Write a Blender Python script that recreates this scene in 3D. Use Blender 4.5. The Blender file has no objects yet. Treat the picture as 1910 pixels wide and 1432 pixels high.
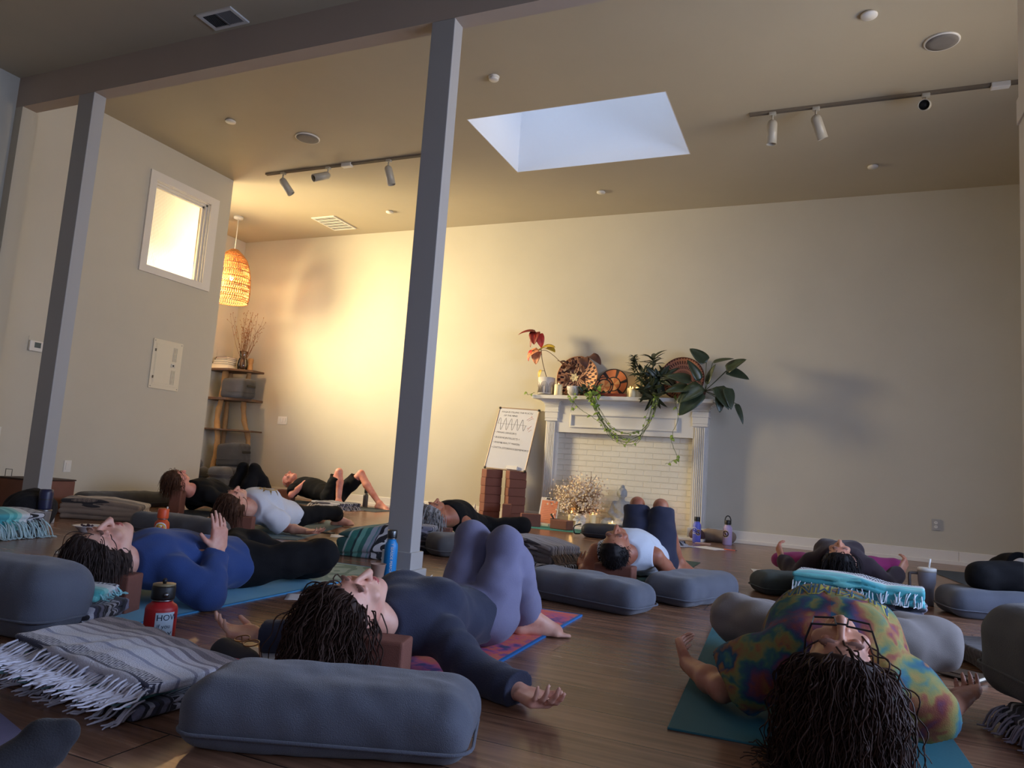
import bpy, bmesh, math, random
import numpy as np
from mathutils import Vector, Matrix, Quaternion
random.seed(7)
rng = np.random.default_rng(11)
PI = math.pi
scn = bpy.context.scene
COL = scn.collection

# ------------------------------------------------------------------ camera
EYE = (0.0, 0.0, 0.67)
def cam_axes(yaw, pitch, roll):
    f = Vector((math.sin(yaw)*math.cos(pitch), math.cos(yaw)*math.cos(pitch), math.sin(pitch)))
    r = Vector((math.cos(yaw), -math.sin(yaw), 0)); u = r.cross(f)
    c, s = math.cos(roll), math.sin(roll)
    return c*r + s*u, -s*r + c*u, f
cd = bpy.data.cameras.new('camera'); cam = bpy.data.objects.new('camera', cd); COL.objects.link(cam)
R_, U_, F_ = cam_axes(-0.40993, 0.114719, 0.06989)
cam.matrix_world = Matrix(((R_[0], U_[0], -F_[0], EYE[0]), (R_[1], U_[1], -F_[1], EYE[1]), (R_[2], U_[2], -F_[2], EYE[2]), (0, 0, 0, 1)))
cd.sensor_width = 36; cd.lens = 1348.6/1910*36; cd.clip_start = 0.02
scn.camera = cam

# ------------------------------------------------------------------ exposure, sky, daylight, added fill lights
scn.view_settings.view_transform = 'Standard'; scn.view_settings.look = 'None'
scn.view_settings.gamma = 1; scn.view_settings.exposure = -0.15
wd = bpy.data.worlds.new('sky'); scn.world = wd; wd.use_nodes = True
bg = wd.node_tree.nodes['Background']; bg.inputs[0].default_value = (0.60, 0.69, 0.90, 1); bg.inputs[1].default_value = 5.2
def area(name, loc, target, sx, sy, power, col, spread=180):
    l = bpy.data.lights.new(name, 'AREA'); l.shape = 'RECTANGLE'; l.size = sx; l.size_y = sy
    l.energy = power; l.color = col; l.spread = math.radians(spread)
    o = bpy.data.objects.new(name, l); COL.objects.link(o); o.location = loc
    o.rotation_euler = (Vector(target)-Vector(loc)).to_track_quat('-Z', 'Y').to_euler()
    return o
area('warm_window_light', (-8.60, 6.25, 2.85), (-3.9, 8.71, 2.3), .8, 1.2, 150, (1, .79, .42), 86)
area('alcove_window_light', (-8.58, 6.7, 2.4), (-6.97, 6.2, 2.7), 1.2, 1.8, 55, (1, .76, .38), 140)
area('warm_far_fill_light', (3.05, 5.4, 2.7), (-6.8, 5.4, 3.1), 1.6, 1.2, 22, (1, .74, .34), 75)  # added warm fill for partition and ceiling, no window of its own
area('cool_window_light', (3.05, 3.2, 1.40), (-3, 4.0, .5), 4.6, 1.6, 175, (.50, .64, 1.0), 145)
area('near_fill_light', (1.2, -2.4, 2.4), (-1.2, 2.0, 0), 2.6, 1.4, 6.5, (.62, .68, 1.0), 75)  # added dim blue fill from behind the camera for the foreground floor
area('warm_near_fill_light', (-5.0, -2.4, 2.0), (-4.4, 4, .8), 2.0, 1.6, 2, (1.0, .80, .62), 120)  # weak warm fill added on the camera side, no lamp modelled there

# ------------------------------------------------------------------ helpers
def lin(c):
    return tuple((v/12.92 if v <= .04045 else ((v+.055)/1.055)**2.4) for v in (c[0]/255, c[1]/255, c[2]/255)) + (1,)
MATS = {}
class NT:
    def __init__(s, m): s.t = m.node_tree; s.n = s.t.nodes; s.l = s.t.links
    def add(s, typ, **kw):
        n = s.n.new(typ)
        for k, v in kw.items():
            if k == 'ins':
                for a, b in v.items():
                    if hasattr(b, 'is_output') : s.l.new(b, n.inputs[a])
                    else: n.inputs[a].default_value = b
            else: setattr(n, k, v)
        return n
    def math(s, op, a, b=0.0, c=None):
        d = {0: a, 1: b}
        if c is not None: d[2] = c
        return s.add('ShaderNodeMath', operation=op, ins=d).outputs[0]
    def mix(s, f, a, b, mode='MIX'):
        n = s.add('ShaderNodeMix', data_type='RGBA', blend_type=mode)
        for i, v in ((0, f), (6, a), (7, b)):
            if hasattr(v, 'is_output'): s.l.new(v, n.inputs[i])
            else: n.inputs[i].default_value = v
        return n.outputs[2]
    def ramp(s, fac, stops, interp='LINEAR'):
        n = s.add('ShaderNodeValToRGB'); r = n.color_ramp; r.interpolation = interp
        while len(r.elements) > 1: r.elements.remove(r.elements[0])
        r.elements[0].position = stops[0][0]; r.elements[0].color = stops[0][1]
        for p, c in stops[1:]:
            e = r.elements.new(p); e.color = c
        s.l.new(fac, n.inputs[0]); return n.outputs[0]
    def obj(s): return s.add('ShaderNodeTexCoord').outputs['Object']
    def noise(s, vec, scale, detail=3, rough=.5):
        return s.add('ShaderNodeTexNoise', ins={'Vector': vec, 'Scale': scale, 'Detail': detail, 'Roughness': rough})
    def sep(s, vec): return s.add('ShaderNodeSeparateXYZ', ins={0: vec}).outputs
    def bump(s, h, strength=.3, dist=.01):
        return s.add('ShaderNodeBump', ins={'Height': h, 'Strength': strength, 'Distance': dist}).outputs[0]
def base(name, rough=.6, col=(200, 200, 200), metal=0.0, spec=.5):
    m = bpy.data.materials.new(name); m.use_nodes = True; t = NT(m); p = t.n['Principled BSDF']
    p.inputs['Base Color'].default_value = lin(col); p.inputs['Roughness'].default_value = rough
    p.inputs['Metallic'].default_value = metal; p.inputs['Specular IOR Level'].default_value = spec
    MATS[name] = m
    return m, t, p
def plain(name, col, rough=.6, metal=0.0, var=.12, nscale=25, bump=0.0, bscale=200, spec=.5, sheen=0.0):
    """colour with a faint mottling and optional surface grain"""
    if name in MATS: return MATS[name]
    m, t, p = base(name, rough, col, metal, spec)
    v = t.obj(); n = t.noise(v, nscale, 4)
    c = lin(col)
    f = t.math('MULTIPLY_ADD', n.outputs[0], 2*var, 1-var)
    t.l.new(t.mix(1.0, c, t.add('ShaderNodeCombineXYZ', ins={0: f, 1: f, 2: f}).outputs[0], 'MULTIPLY'), p.inputs['Base Color'])
    if bump:
        t.l.new(t.bump(t.noise(v, bscale, 2).outputs[0], bump, .004), p.inputs['Normal'])
    if sheen: p.inputs['Sheen Weight'].default_value = sheen
    return m
def emis(name, col, strength, mixcol=None):
    m, t, p = base(name, .5, col)
    p.inputs['Emission Color'].default_value = lin(col); p.inputs['Emission Strength'].default_value = strength
    return m

def link(name, me, mat=None, parent=None, smooth=False):
    o = bpy.data.objects.new(name, me); COL.objects.link(o)
    if mat is not None:
        for mm in (mat if isinstance(mat, (list, tuple)) else [mat]): me.materials.append(mm)
    if parent is not None: o.parent = parent
    if smooth and len(me.polygons): me.polygons.foreach_set('use_smooth', np.ones(len(me.polygons), dtype=bool))
    return o
def obj(name, bm, mat=None, parent=None, smooth=False, loc=None, rot=None):
    me = bpy.data.meshes.new(name); bm.to_mesh(me); bm.free()
    o = link(name, me, mat, parent, smooth)
    if loc is not None: o.location = loc
    if rot is not None: o.rotation_euler = rot
    return o
def raw(name, v, f, mat=None, parent=None, smooth=True):
    me = bpy.data.meshes.new(name); me.from_pydata([tuple(x) for x in v], [], [tuple(x) for x in f]); me.update()
    return link(name, me, mat, parent, smooth)
def tag(o, label, cat, group=None, kind=None):
    if label: o['label'] = label
    if cat: o['category'] = cat
    if group: o['group'] = group
    if kind: o['kind'] = kind
    return o
def struct(o, label=None):
    o['kind'] = 'structure'
    if label: o['label'] = label
    return o
def thing(name, label, cat, loc=(0, 0, 0), rz=0, group=None, rot=None):
    o = bpy.data.objects.new(name, None); COL.objects.link(o); o.empty_display_size = .1
    o.location = loc; o.rotation_euler = rot if rot else (0, 0, rz)
    return tag(o, label, cat, group)
def dup(root, loc, rz=None, label=None, rot=None, scale=None):
    r = root.copy(); COL.objects.link(r); r.location = loc
    if rz is not None: r.rotation_euler = (0, 0, rz)
    if rot is not None: r.rotation_euler = rot
    if scale is not None: r.scale = scale
    if label: r['label'] = label
    for ch in list(root.children):
        c = ch.copy(); COL.objects.link(c); c.parent = r
        for g in ch.children:
            d = g.copy(); COL.objects.link(d); d.parent = c
    return r

# ---- bmesh shapes
def bx(bm, c, s, rot=None, bevel=0.0, seg=2):
    r = bmesh.ops.create_cube(bm, size=1)
    vs = r['verts']
    bmesh.ops.scale(bm, vec=Vector(s), verts=vs)
    if bevel:
        es = list({e for v in vs for e in v.link_edges})
        g = bmesh.ops.bevel(bm, geom=es, offset=bevel, segments=seg, affect='EDGES', profile=.5)
        vs = list({v for f in g['faces'] for v in f.verts} | {v for v in vs if v.is_valid})
        seen = set(vs); st = list(vs)
        while st:
            v = st.pop()
            for e in v.link_edges:
                w = e.other_vert(v)
                if w not in seen: seen.add(w); st.append(w)
        vs = list(seen)
    if rot is not None: bmesh.ops.rotate(bm, cent=(0, 0, 0), matrix=rot, verts=vs)
    bmesh.ops.translate(bm, vec=Vector(c), verts=vs)
    return vs
def box(c, s, bevel=0.0, rot=None, seg=2):
    bm = bmesh.new(); bx(bm, c, s, rot, bevel, seg); return bm
def b2(lo, hi, bevel=0.0):
    return box([(a+b)/2 for a, b in zip(lo, hi)], [abs(b-a) for a, b in zip(lo, hi)], bevel)
def lathe(bm, prof, n=24, c=(0, 0, 0), rot=None, cap=True, sx=1, sy=1):
    rings = []
    for r, z in prof:
        ring = []
        for i in range(n):
            a = 2*PI*i/n; p = Vector((r*math.cos(a)*sx, r*math.sin(a)*sy, z))
            if rot is not None: p = rot @ p
            ring.append(bm.verts.new(p+Vector(c)))
        rings.append(ring)
    for a, b in zip(rings, rings[1:]):
        for i in range(n):
            j = (i+1) % n; bm.faces.new((a[i], a[j], b[j], b[i]))
    if cap:
        bm.faces.new(list(reversed(rings[0]))); bm.faces.new(rings[-1])
    return bm
def lat(prof, n=24, **k):
    bm = bmesh.new(); return lathe(bm, prof, n, **k)
def tube(bm, pts, r, n=8, cap=True):
    pts = [Vector(p) for p in pts]; m = len(pts)
    rs = r if isinstance(r, (list, tuple)) else [r]*m
    t0 = (pts[1]-pts[0]).normalized()
    up = Vector((0, 0, 1)) if abs(t0.z) < .9 else Vector((1, 0, 0))
    nrm = t0.cross(up).normalized(); prev = t0; rings = []
    for i, p in enumerate(pts):
        t = (pts[min(i+1, m-1)]-pts[max(i-1, 0)])
        t = t.normalized() if t.length > 1e-9 else prev
        q = prev.rotation_difference(t); nrm = (q @ nrm).normalized(); prev = t
        bi = t.cross(nrm).normalized()
        rings.append([bm.verts.new(p+(nrm*math.cos(2*PI*k/n)+bi*math.sin(2*PI*k/n))*rs[i]) for k in range(n)])
    for a, b in zip(rings, rings[1:]):
        for k in range(n):
            j = (k+1) % n; bm.faces.new((a[k], a[j], b[j], b[k]))
    if cap and n > 2:
        bm.faces.new(list(reversed(rings[0]))); bm.faces.new(rings[-1])
    return bm
def spline(pts, n=6):
    P = [Vector(p) for p in pts]; P = [P[0]*2-P[1]]+P+[P[-1]*2-P[-2]]; out = []
    for i in range(1, len(P)-2):
        a, b, c, d = P[i-1:i+3]
        for k in range(n):
            t = k/n
            out.append(.5*((2*b)+(c-a)*t+(2*a-5*b+4*c-d)*t*t+(3*b-a-3*c+d)*t**3))
    out.append(P[-2]); return out
def prism(bm, poly, z0, z1, M=None):
    """extrude a 2-D outline (x,y) from z0 to z1, then transform"""
    a = [bm.verts.new((M @ Vector((x, y, z0))) if M else (x, y, z0)) for x, y in poly]
    b = [bm.verts.new((M @ Vector((x, y, z1))) if M else (x, y, z1)) for x, y in poly]
    n = len(poly)
    for i in range(n):
        j = (i+1) % n; bm.faces.new((a[i], a[j], b[j], b[i]))
    bm.faces.new(list(reversed(a))); bm.faces.new(b)
    return bm
def text_bm(s, size, M, depth=.0006, font_shear=0.0, spacing=1.0, align='LEFT', thin=0.0):
    """real lettering as thin solid shapes"""
    cu = bpy.data.curves.new('txt', 'FONT'); cu.body = s; cu.size = size; cu.extrude = depth/2; cu.shear = font_shear
    cu.space_character = spacing; cu.align_x = align; cu.resolution_u = 3; cu.offset = thin
    o = bpy.data.objects.new('txt', cu); COL.objects.link(o)
    dg = bpy.context.evaluated_depsgraph_get(); me = bpy.data.meshes.new_from_object(o.evaluated_get(dg))
    bm = bmesh.new(); bm.from_mesh(me); bmesh.ops.transform(bm, matrix=M, verts=bm.verts)
    bpy.data.objects.remove(o); bpy.data.curves.remove(cu); bpy.data.meshes.remove(me)
    return bm
def join_bm(a, b):
    me = bpy.data.meshes.new('tmp'); b.to_mesh(me); b.free(); a.from_mesh(me); bpy.data.meshes.remove(me); return a
def rz(a): return Matrix.Rotation(a, 3, 'Z')

# ---- smooth-blended solid modelling on a grid (bodies, cloth, cushions)
def V(*a): return np.array(a, dtype=np.float32)
def nrm(v):
    v = np.asarray(v, dtype=np.float64); return v/max(1e-9, np.linalg.norm(v))
class Field:
    def __init__(s, lo, hi, vox):
        s.lo = np.asarray(lo, float); s.vox = vox
        s.n = np.ceil((np.asarray(hi, float)-s.lo)/vox).astype(int)+2
        s.D = np.full(s.n, 9.0, np.float32)
        s.ax = [(s.lo[i]+vox*np.arange(s.n[i])).astype(np.float32) for i in range(3)]
    def sub(s, lo, hi):
        i0 = np.clip(np.floor((np.asarray(lo)-s.lo)/s.vox).astype(int), 0, s.n-1)
        i1 = np.clip(np.ceil((np.asarray(hi)-s.lo)/s.vox).astype(int)+1, 1, s.n)
        sl = tuple(slice(a, max(a+1, b)) for a, b in zip(i0, i1))
        X = s.ax[0][sl[0]][:, None, None]; Y = s.ax[1][sl[1]][None, :, None]; Z = s.ax[2][sl[2]][None, None, :]
        return sl, X, Y, Z
    def put(s, sl, d, k, mode='u'):
        D = s.D[sl]
        if mode == 'u':
            h = np.clip(.5+.5*(D-d)/k, 0, 1) if k > 0 else (d < D).astype(np.float32)
            s.D[sl] = np.where(D > 5, np.minimum(D, d), D*(1-h)+d*h-k*h*(1-h))
        else:
            d = -d; h = np.clip(.5-.5*(D-d)/k, 0, 1)
            s.D[sl] = D*(1-h)+d*h+k*h*(1-h)
    def cone(s, a, b, ra, rb, k=.02, mode='u', flat=None, clip=None):
        a = np.asarray(a, float); b = np.asarray(b, float); m = max(ra, rb)+k+.03
        sl, X, Y, Z = s.sub(np.minimum(a, b)-m, np.maximum(a, b)+m)
        ab = b-a; L = max(1e-9, ab@ab)
        t = np.clip(((X-a[0])*ab[0]+(Y-a[1])*ab[1]+(Z-a[2])*ab[2])/L, 0, 1)
        px = X-(a[0]+t*ab[0]); py = Y-(a[1]+t*ab[1]); pz = Z-(a[2]+t*ab[2])
        if flat is not None:   # squash along a direction by a factor
            n, q = flat; n = nrm(n); dn = px*n[0]+py*n[1]+pz*n[2]
            e = (1/q-1)*dn; px = px+e*n[0]; py = py+e*n[1]; pz = pz+e*n[2]
        d = np.sqrt(px*px+py*py+pz*pz)-(ra+t*(rb-ra))
        if clip is not None:   # end the limb cleanly at a plane
            q, n = clip; d = np.maximum(d, (X-q[0])*n[0]+(Y-q[1])*n[1]+(Z-q[2])*n[2])
        s.put(sl, d.astype(np.float32), k, mode); return s
    def ell(s, c, r, M=None, k=.02, mode='u'):
        c = np.asarray(c, float); r = np.asarray(r, float); M = np.eye(3) if M is None else np.asarray(M, float)  # rows = local axes
        ext = np.sqrt(((M*r[:, None])**2).sum(0))+k+.03
        sl, X, Y, Z = s.sub(c-ext, c+ext)
        dx, dy, dz = X-c[0], Y-c[1], Z-c[2]
        q = [(dx*M[i, 0]+dy*M[i, 1]+dz*M[i, 2]) for i in range(3)]
        k0 = np.sqrt(sum((q[i]/r[i])**2 for i in range(3))); k1 = np.sqrt(sum((q[i]/r[i]**2)**2 for i in range(3)))+1e-9
        s.put(sl, (k0*(k0-1)/k1).astype(np.float32), k, mode); return s
    def rbox(s, c, h, rad, M=None, k=.01, mode='u', sag=None):
        c = np.asarray(c, float); h = np.asarray(h, float); M = np.eye(3) if M is None else np.asarray(M, float)
        ext = np.abs(M*h[:, None]).sum(0)+k+.05
        sl, X, Y, Z = s.sub(c-ext, c+ext)
        dx, dy, dz = X-c[0], Y-c[1], Z-c[2]
        q = [(dx*M[i, 0]+dy*M[i, 1]+dz*M[i, 2]) for i in range(3)]
        if sag is not None: q = sag(q)
        q = [np.abs(q[i])-(h[i]-rad) for i in range(3)]
        o = np.sqrt(sum(np.maximum(v, 0)**2 for v in q)); i_ = np.minimum(np.maximum(np.maximum(q[0], q[1]), q[2]), 0)
        s.put(sl, (o+i_-rad).astype(np.float32), k, mode); return s
    def plane(s, p, n, k=.006, box=None):
        """remove everything on the +n side (inside an optional world box)"""
        n = nrm(n); lo, hi = box if box else (s.lo, s.lo+s.n*s.vox)
        sl, X, Y, Z = s.sub(lo, hi)
        d = ((X-p[0])*n[0]+(Y-p[1])*n[1]+(Z-p[2])*n[2]).astype(np.float32)
        D = s.D[sl]; h = np.clip(.5-.5*(D-d)/k, 0, 1); s.D[sl] = D*(1-h)+d*h+k*h*(1-h); return s
    def folds(s, amp, freq, seed=0, lo=None, hi=None, dirv=None):
        r = np.random.default_rng(seed); sl, X, Y, Z = s.sub(lo if lo is not None else s.lo, hi if hi is not None else s.lo+s.n*s.vox)
        tot = 0
        for i in range(5):
            w = r.normal(size=3); w /= np.linalg.norm(w)
            if dirv is not None: w = nrm(w*.55+np.asarray(dirv)*r.choice([-1, 1]))
            w = w*freq*r.uniform(.6, 1.7); ph = r.uniform(0, 6.28); w2 = r.normal(size=3)*freq*.35
            tot = tot+np.sin(X*w[0]+Y*w[1]+Z*w[2]+ph+1.3*np.sin(X*w2[0]+Y*w2[1]+Z*w2[2]))
        D = s.D[sl]; m = D < .08
        s.D[sl] = np.where(m, D+(amp*tot/2.2).astype(np.float32), D); return s
    def mesh(s, floor=None, smooth=1):
        D = s.D
        if floor is not None:
            d = (floor-s.ax[2])[None, None, :]; D = np.maximum(D, d)
        D[0] = D[-1] = 1; D[:, 0] = D[:, -1] = 1; D[:, :, 0] = D[:, :, -1] = 1
        S = D < 0; n = np.array(D.shape)
        def sh(A, i, j, k): return A[i:n[0]-1+i, j:n[1]-1+j, k:n[2]-1+k]
        cnt = sum(sh(S, i, j, k).astype(np.int8) for i in (0, 1) for j in (0, 1) for k in (0, 1))
        m = (cnt > 0) & (cnt < 8); I = np.argwhere(m)
        if len(I) == 0: return np.zeros((0, 3)), np.zeros((0, 4), int)
        ids = np.full(m.shape, -1, np.int64); ids[m] = np.arange(len(I))
        acc = np.zeros((len(I), 3)); num = np.zeros(len(I))
        cor = [(i, j, k) for i in (0, 1) for j in (0, 1) for k in (0, 1)]
        val = {c: D[I[:, 0]+c[0], I[:, 1]+c[1], I[:, 2]+c[2]] for c in cor}
        for c in cor:
            for a in range(3):
                if c[a] == 0:
                    e = list(c); e[a] = 1; e = tuple(e); v0, v1 = val[c], val[e]
                    x = (v0 < 0) != (v1 < 0); t = np.where(x, v0/(v0-v1+1e-12), 0)
                    p = np.array(c, float)[None, :].repeat(len(I), 0); p[:, a] += t
                    acc[x] += p[x]; num[x] += 1
        P = s.lo+s.vox*(I+acc/num[:, None])
        Q = []
        for a in range(3):
            b, c = (a+1) % 3, (a+2) % 3
            s0 = [slice(1, -1)]*3; s0[a] = slice(0, -1); s1 = list(s0); s1[a] = slice(1, None)
            A, B = S[tuple(s0)], S[tuple(s1)]; E = np.argwhere(A != B)
            if len(E) == 0: continue
            off = np.ones(3, int); off[a] = 0; E = E+off
            inside = S[E[:, 0], E[:, 1], E[:, 2]]
            eb = np.zeros(3, int); eb[b] = 1; ec = np.zeros(3, int); ec[c] = 1
            g = lambda o: ids[tuple((E-o).T)]
            q = np.stack([g(eb+ec), g(ec), g(0*eb), g(eb)], 1)
            q[~inside] = q[~inside][:, ::-1]; Q.append(q)
        Q = np.concatenate(Q); Q = Q[(Q >= 0).all(1)]
        for _ in range(smooth):
            nb = np.zeros_like(P); dg = np.zeros(len(P))
            for i in range(4):
                for j in (1, 3):
                    np.add.at(nb, Q[:, i], P[Q[:, (i+j) % 4]]); np.add.at(dg, Q[:, i], 1)
            P = P*.4+.6*nb/np.maximum(dg, 1)[:, None]
        return P, Q
def fmesh(name, field, mat, parent=None, off=(0, 0, 0), floor=None, smooth=1):
    P, Q = field.mesh(floor, smooth)
    P = P-np.asarray(off)
    me = bpy.data.meshes.new(name)
    me.vertices.add(len(P)); me.vertices.foreach_set('co', P.astype(np.float32).ravel())
    me.loops.add(len(Q)*4); me.loops.foreach_set('vertex_index', Q.astype(np.int32).ravel())
    me.polygons.add(len(Q)); me.polygons.foreach_set('loop_start', np.arange(0, len(Q)*4, 4, dtype=np.int32))
    me.polygons.foreach_set('use_smooth', np.ones(len(Q), bool))
    me.update(calc_edges=True); me.validate()
    return link(name, me, mat, parent)
# ------------------------------------------------------------------ the room
D = 8.71; ZC = 3.985; ZN = 3.72; XL = -6.83; YB0, YB1 = 3.70, 3.82
def wallmat(name, col):
    m, t, p = base(name, .72, col)
    v = t.obj(); n = t.noise(v, 1.1, 5, .6); n2 = t.noise(v, 160, 2)
    t.l.new(t.ramp(n.outputs[0], [(.25, lin([c*.975 for c in col])), (.75, lin([min(255, c*1.015) for c in col]))]), p.inputs['Base Color'])
    t.l.new(t.bump(n2.outputs[0], .12, .003), p.inputs['Normal'])
    return m
M_wall = wallmat('wall_paint', (198, 191, 175)); M_ceil = wallmat('ceiling_paint', (182, 170, 146))
M_trim = plain('white_trim_paint', (226, 220, 212), .45, var=.03, nscale=6)
def floormat():
    m, t, p = base('wood_planks', .36, (110, 80, 60))
    v = t.obj(); s = t.sep(v); W = .19; Lp = 1.85
    row = t.math('FLOOR', t.math('DIVIDE', s[1], W))
    h = t.add('ShaderNodeTexWhiteNoise', noise_dimensions='1D', ins={'W': row}).outputs[0]
    xs = t.math('ADD', t.math('DIVIDE', s[0], Lp), t.math('MULTIPLY', h, 7.3))
    colm = t.math('FLOOR', xs)
    idv = t.add('ShaderNodeCombineXYZ', ins={0: row, 1: colm}).outputs[0]
    rnd = t.add('ShaderNodeTexWhiteNoise', noise_dimensions='2D', ins={'Vector': idv})
    gv = t.add('ShaderNodeCombineXYZ', ins={0: t.math('MULTIPLY', s[0], 1.3), 1: t.math('MULTIPLY', s[1], 22), 2: t.math('MULTIPLY', rnd.outputs[0], 40)}).outputs[0]
    g = t.noise(gv, 1.6, 6, .62)
    c = t.ramp(g.outputs[0], [(.25, lin((96, 68, 52))), (.5, lin((134, 98, 76))), (.78, lin((162, 122, 96)))])
    f = t.math('MULTIPLY_ADD', rnd.outputs[0], .34, .80)
    c = t.mix(1.0, c, t.add('ShaderNodeCombineXYZ', ins={0: f, 1: f, 2: f}).outputs[0], 'MULTIPLY')
    fy = t.math('FRACT', t.math('DIVIDE', s[1], W)); fx = t.math('FRACT', xs)
    ey = t.math('MINIMUM', fy, t.math('SUBTRACT', 1.0, fy)); ex = t.math('MINIMUM', fx, t.math('SUBTRACT', 1.0, fx))
    gy = t.math('LESS_THAN', ey, .010); gx = t.math('LESS_THAN', ex, .0011)
    gap = t.math('MAXIMUM', gy, gx)
    t.l.new(t.mix(gap, c, lin((34, 24, 20))), p.inputs['Base Color'])
    hgt = t.math('SUBTRACT', t.math('MULTIPLY', g.outputs[0], .25), gap)
    t.l.new(t.bump(hgt, .25, .002), p.inputs['Normal'])
    t.l.new(t.math('MULTIPLY_ADD', g.outputs[0], .16, .17), p.inputs['Roughness'])
    return m
M_floor = floormat()
struct(obj('floor', b2((-9.4, -3.2, -.1), (3.4, D+.1, 0)), M_floor))
# ceiling with the skylight opening (x -3.23..-1.30, y 5.88..7.165)
SX0, SX1, SY0, SY1 = -3.23, -1.30, 5.88, 7.165
bm = bmesh.new()
for lo, hi in (((-9.4, YB1, ZC), (SX0, D+.1, ZC+.12)), ((SX1, YB1, ZC), (3.4, D+.1, ZC+.12)), ((SX0, YB1, ZC), (SX1, SY0, ZC+.12)), ((SX0, SY1, ZC), (SX1, D+.1, ZC+.12))):
    bx(bm, [(a+b)/2 for a, b in zip(lo, hi)], [b-a for a, b in zip(lo, hi)])
struct(obj('ceiling', bm, M_ceil))
struct(obj('ceiling', b2((-9.4, -3.2, ZN), (3.4, YB0, ZN+.12)), M_ceil))
# skylight well and its pane
bm = bmesh.new(); HT = 5.15; w = .03
M_well = plain('skylight_well_paint', (228, 228, 230), .7, var=.01)
bx(bm, ((SX0+SX1)/2, SY0-w/2, (ZC+.12+HT)/2), (SX1-SX0+2*w, w, HT-ZC-.12)); bx(bm, ((SX0+SX1)/2, SY1+w/2, (ZC+.12+HT)/2), (SX1-SX0+2*w, w, HT-ZC-.12))
bx(bm, (SX0-w/2, (SY0+SY1)/2, (ZC+.12+HT)/2), (w, SY1-SY0, HT-ZC-.12)); bx(bm, (SX1+w/2, (SY0+SY1)/2, (ZC+.12+HT)/2), (w, SY1-SY0, HT-ZC-.12))
bx(bm, ((SX0+SX1)/2, SY0+.004, ZC+.07), (SX1-SX0, .008, .14)); bx(bm, ((SX0+SX1)/2, SY1-.004, ZC+.07), (SX1-SX0, .008, .14))
bx(bm, (SX0+.004, (SY0+SY1)/2, ZC+.07), (.008, SY1-SY0-.016, .14)); bx(bm, (SX1-.004, (SY0+SY1)/2, ZC+.07), (.008, SY1-SY0-.016, .14))
sw = struct(obj('trim_1', bm, M_well), 'white plastered shaft of the skylight in the ceiling')
def glassmat(name, tint=(255, 255, 255), rough=0.0):
    m = bpy.data.materials.new(name); m.use_nodes = True; t = NT(m); p = t.n['Principled BSDF']
    o = t.n['Material Output']; tr = t.add('ShaderNodeBsdfTransparent', ins={0: lin(tint)}); gl = t.add('ShaderNodeBsdfGlossy', ins={0: (1, 1, 1, 1), 'Roughness': .03 if not rough else rough})
    fr = t.add('ShaderNodeFresnel', ins={0: 1.45}); mx = t.add('ShaderNodeMixShader', ins={0: fr.outputs[0], 1: tr.outputs[0], 2: gl.outputs[0]})
    t.l.new(mx.outputs[0], o.inputs[0]); MATS[name] = m; return m
M_glass = glassmat('clear_glass', (246, 250, 252))
struct(obj('window_2', b2((SX0, SY0, HT-.03), (SX1, SY1, HT-.02)), M_glass), 'clear pane at the top of the skylight shaft')
# walls
struct(obj('wall_back', b2((-9.4, D, 0), (3.4, D+.15, ZC+.1)), M_wall))
struct(obj('wall_right', (lambda bm: (bx(bm, (3.3, -.5, 2), (.2, 5.4, 4.2)), bx(bm, (3.3, 7.5, 2), (.2, 2.7, 4.2)), bx(bm, (3.3, 4.2, .45), (.2, 4, .9)), bx(bm, (3.3, 4.2, 3.35), (.2, 4, 1.4)), bm)[-1])(bmesh.new()), M_wall))
struct(obj('window_3', b2((3.27, 2.2, .9), (3.29, 6.15, 2.65)), M_glass))
struct(obj('wall_front', b2((-9.4, -3.3, 0), (3.4, -3.2, ZC)), M_wall))
# partition (left wall of the main room) with the opening for the high window
WY0, WY1, WZ0, WZ1 = 5.46, 6.235, 2.59, 3.555; XT = XL-.14
bm = bmesh.new()
for lo, hi in (((XT, YB0, 0), (XL, WY0, ZC)), ((XT, WY1, 0), (XL, 6.55, ZC)), ((XT, WY0, 0), (XL, WY1, WZ0)), ((XT, WY0, WZ1), (XL, WY1, ZC))):
    bx(bm, [(a+b)/2 for a, b in zip(lo, hi)], [b-a for a, b in zip(lo, hi)])
struct(obj('wall_left', bm, M_wall))
struct(obj('wall_left_near', b2((-6.62, -3.2, 0), (-6.45, YB0, ZN)), M_wall))
struct(obj('wall_left_pier', b2((XT, YB0, 0), (-6.355, 3.84, 3.45)), M_wall))
# alcove: outer wall with a tall window, near return
AX = -8.66
bm = bmesh.new()
bx(bm, (AX-.1, (3.7+5.5)/2, 2), (.2, 1.8, 4.2)); bx(bm, (AX-.1, (7.9+D)/2, 2), (.2, D-7.9, 4.2)); bx(bm, (AX-.1, 6.7, .4), (.2, 2.4, .8)); bx(bm, (AX-.1, 6.7, 3.75), (.2, 2.4, .7))
struct(obj('wall_alcove', bm, M_wall))
struct(obj('window_4', b2((AX-.12, 5.5, .8), (AX-.10, 7.9, 3.4)), M_glass))
struct(obj('wall_alcove_near', b2((AX, 3.70, 0), (XT, 3.84, ZC)), M_wall))
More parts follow.
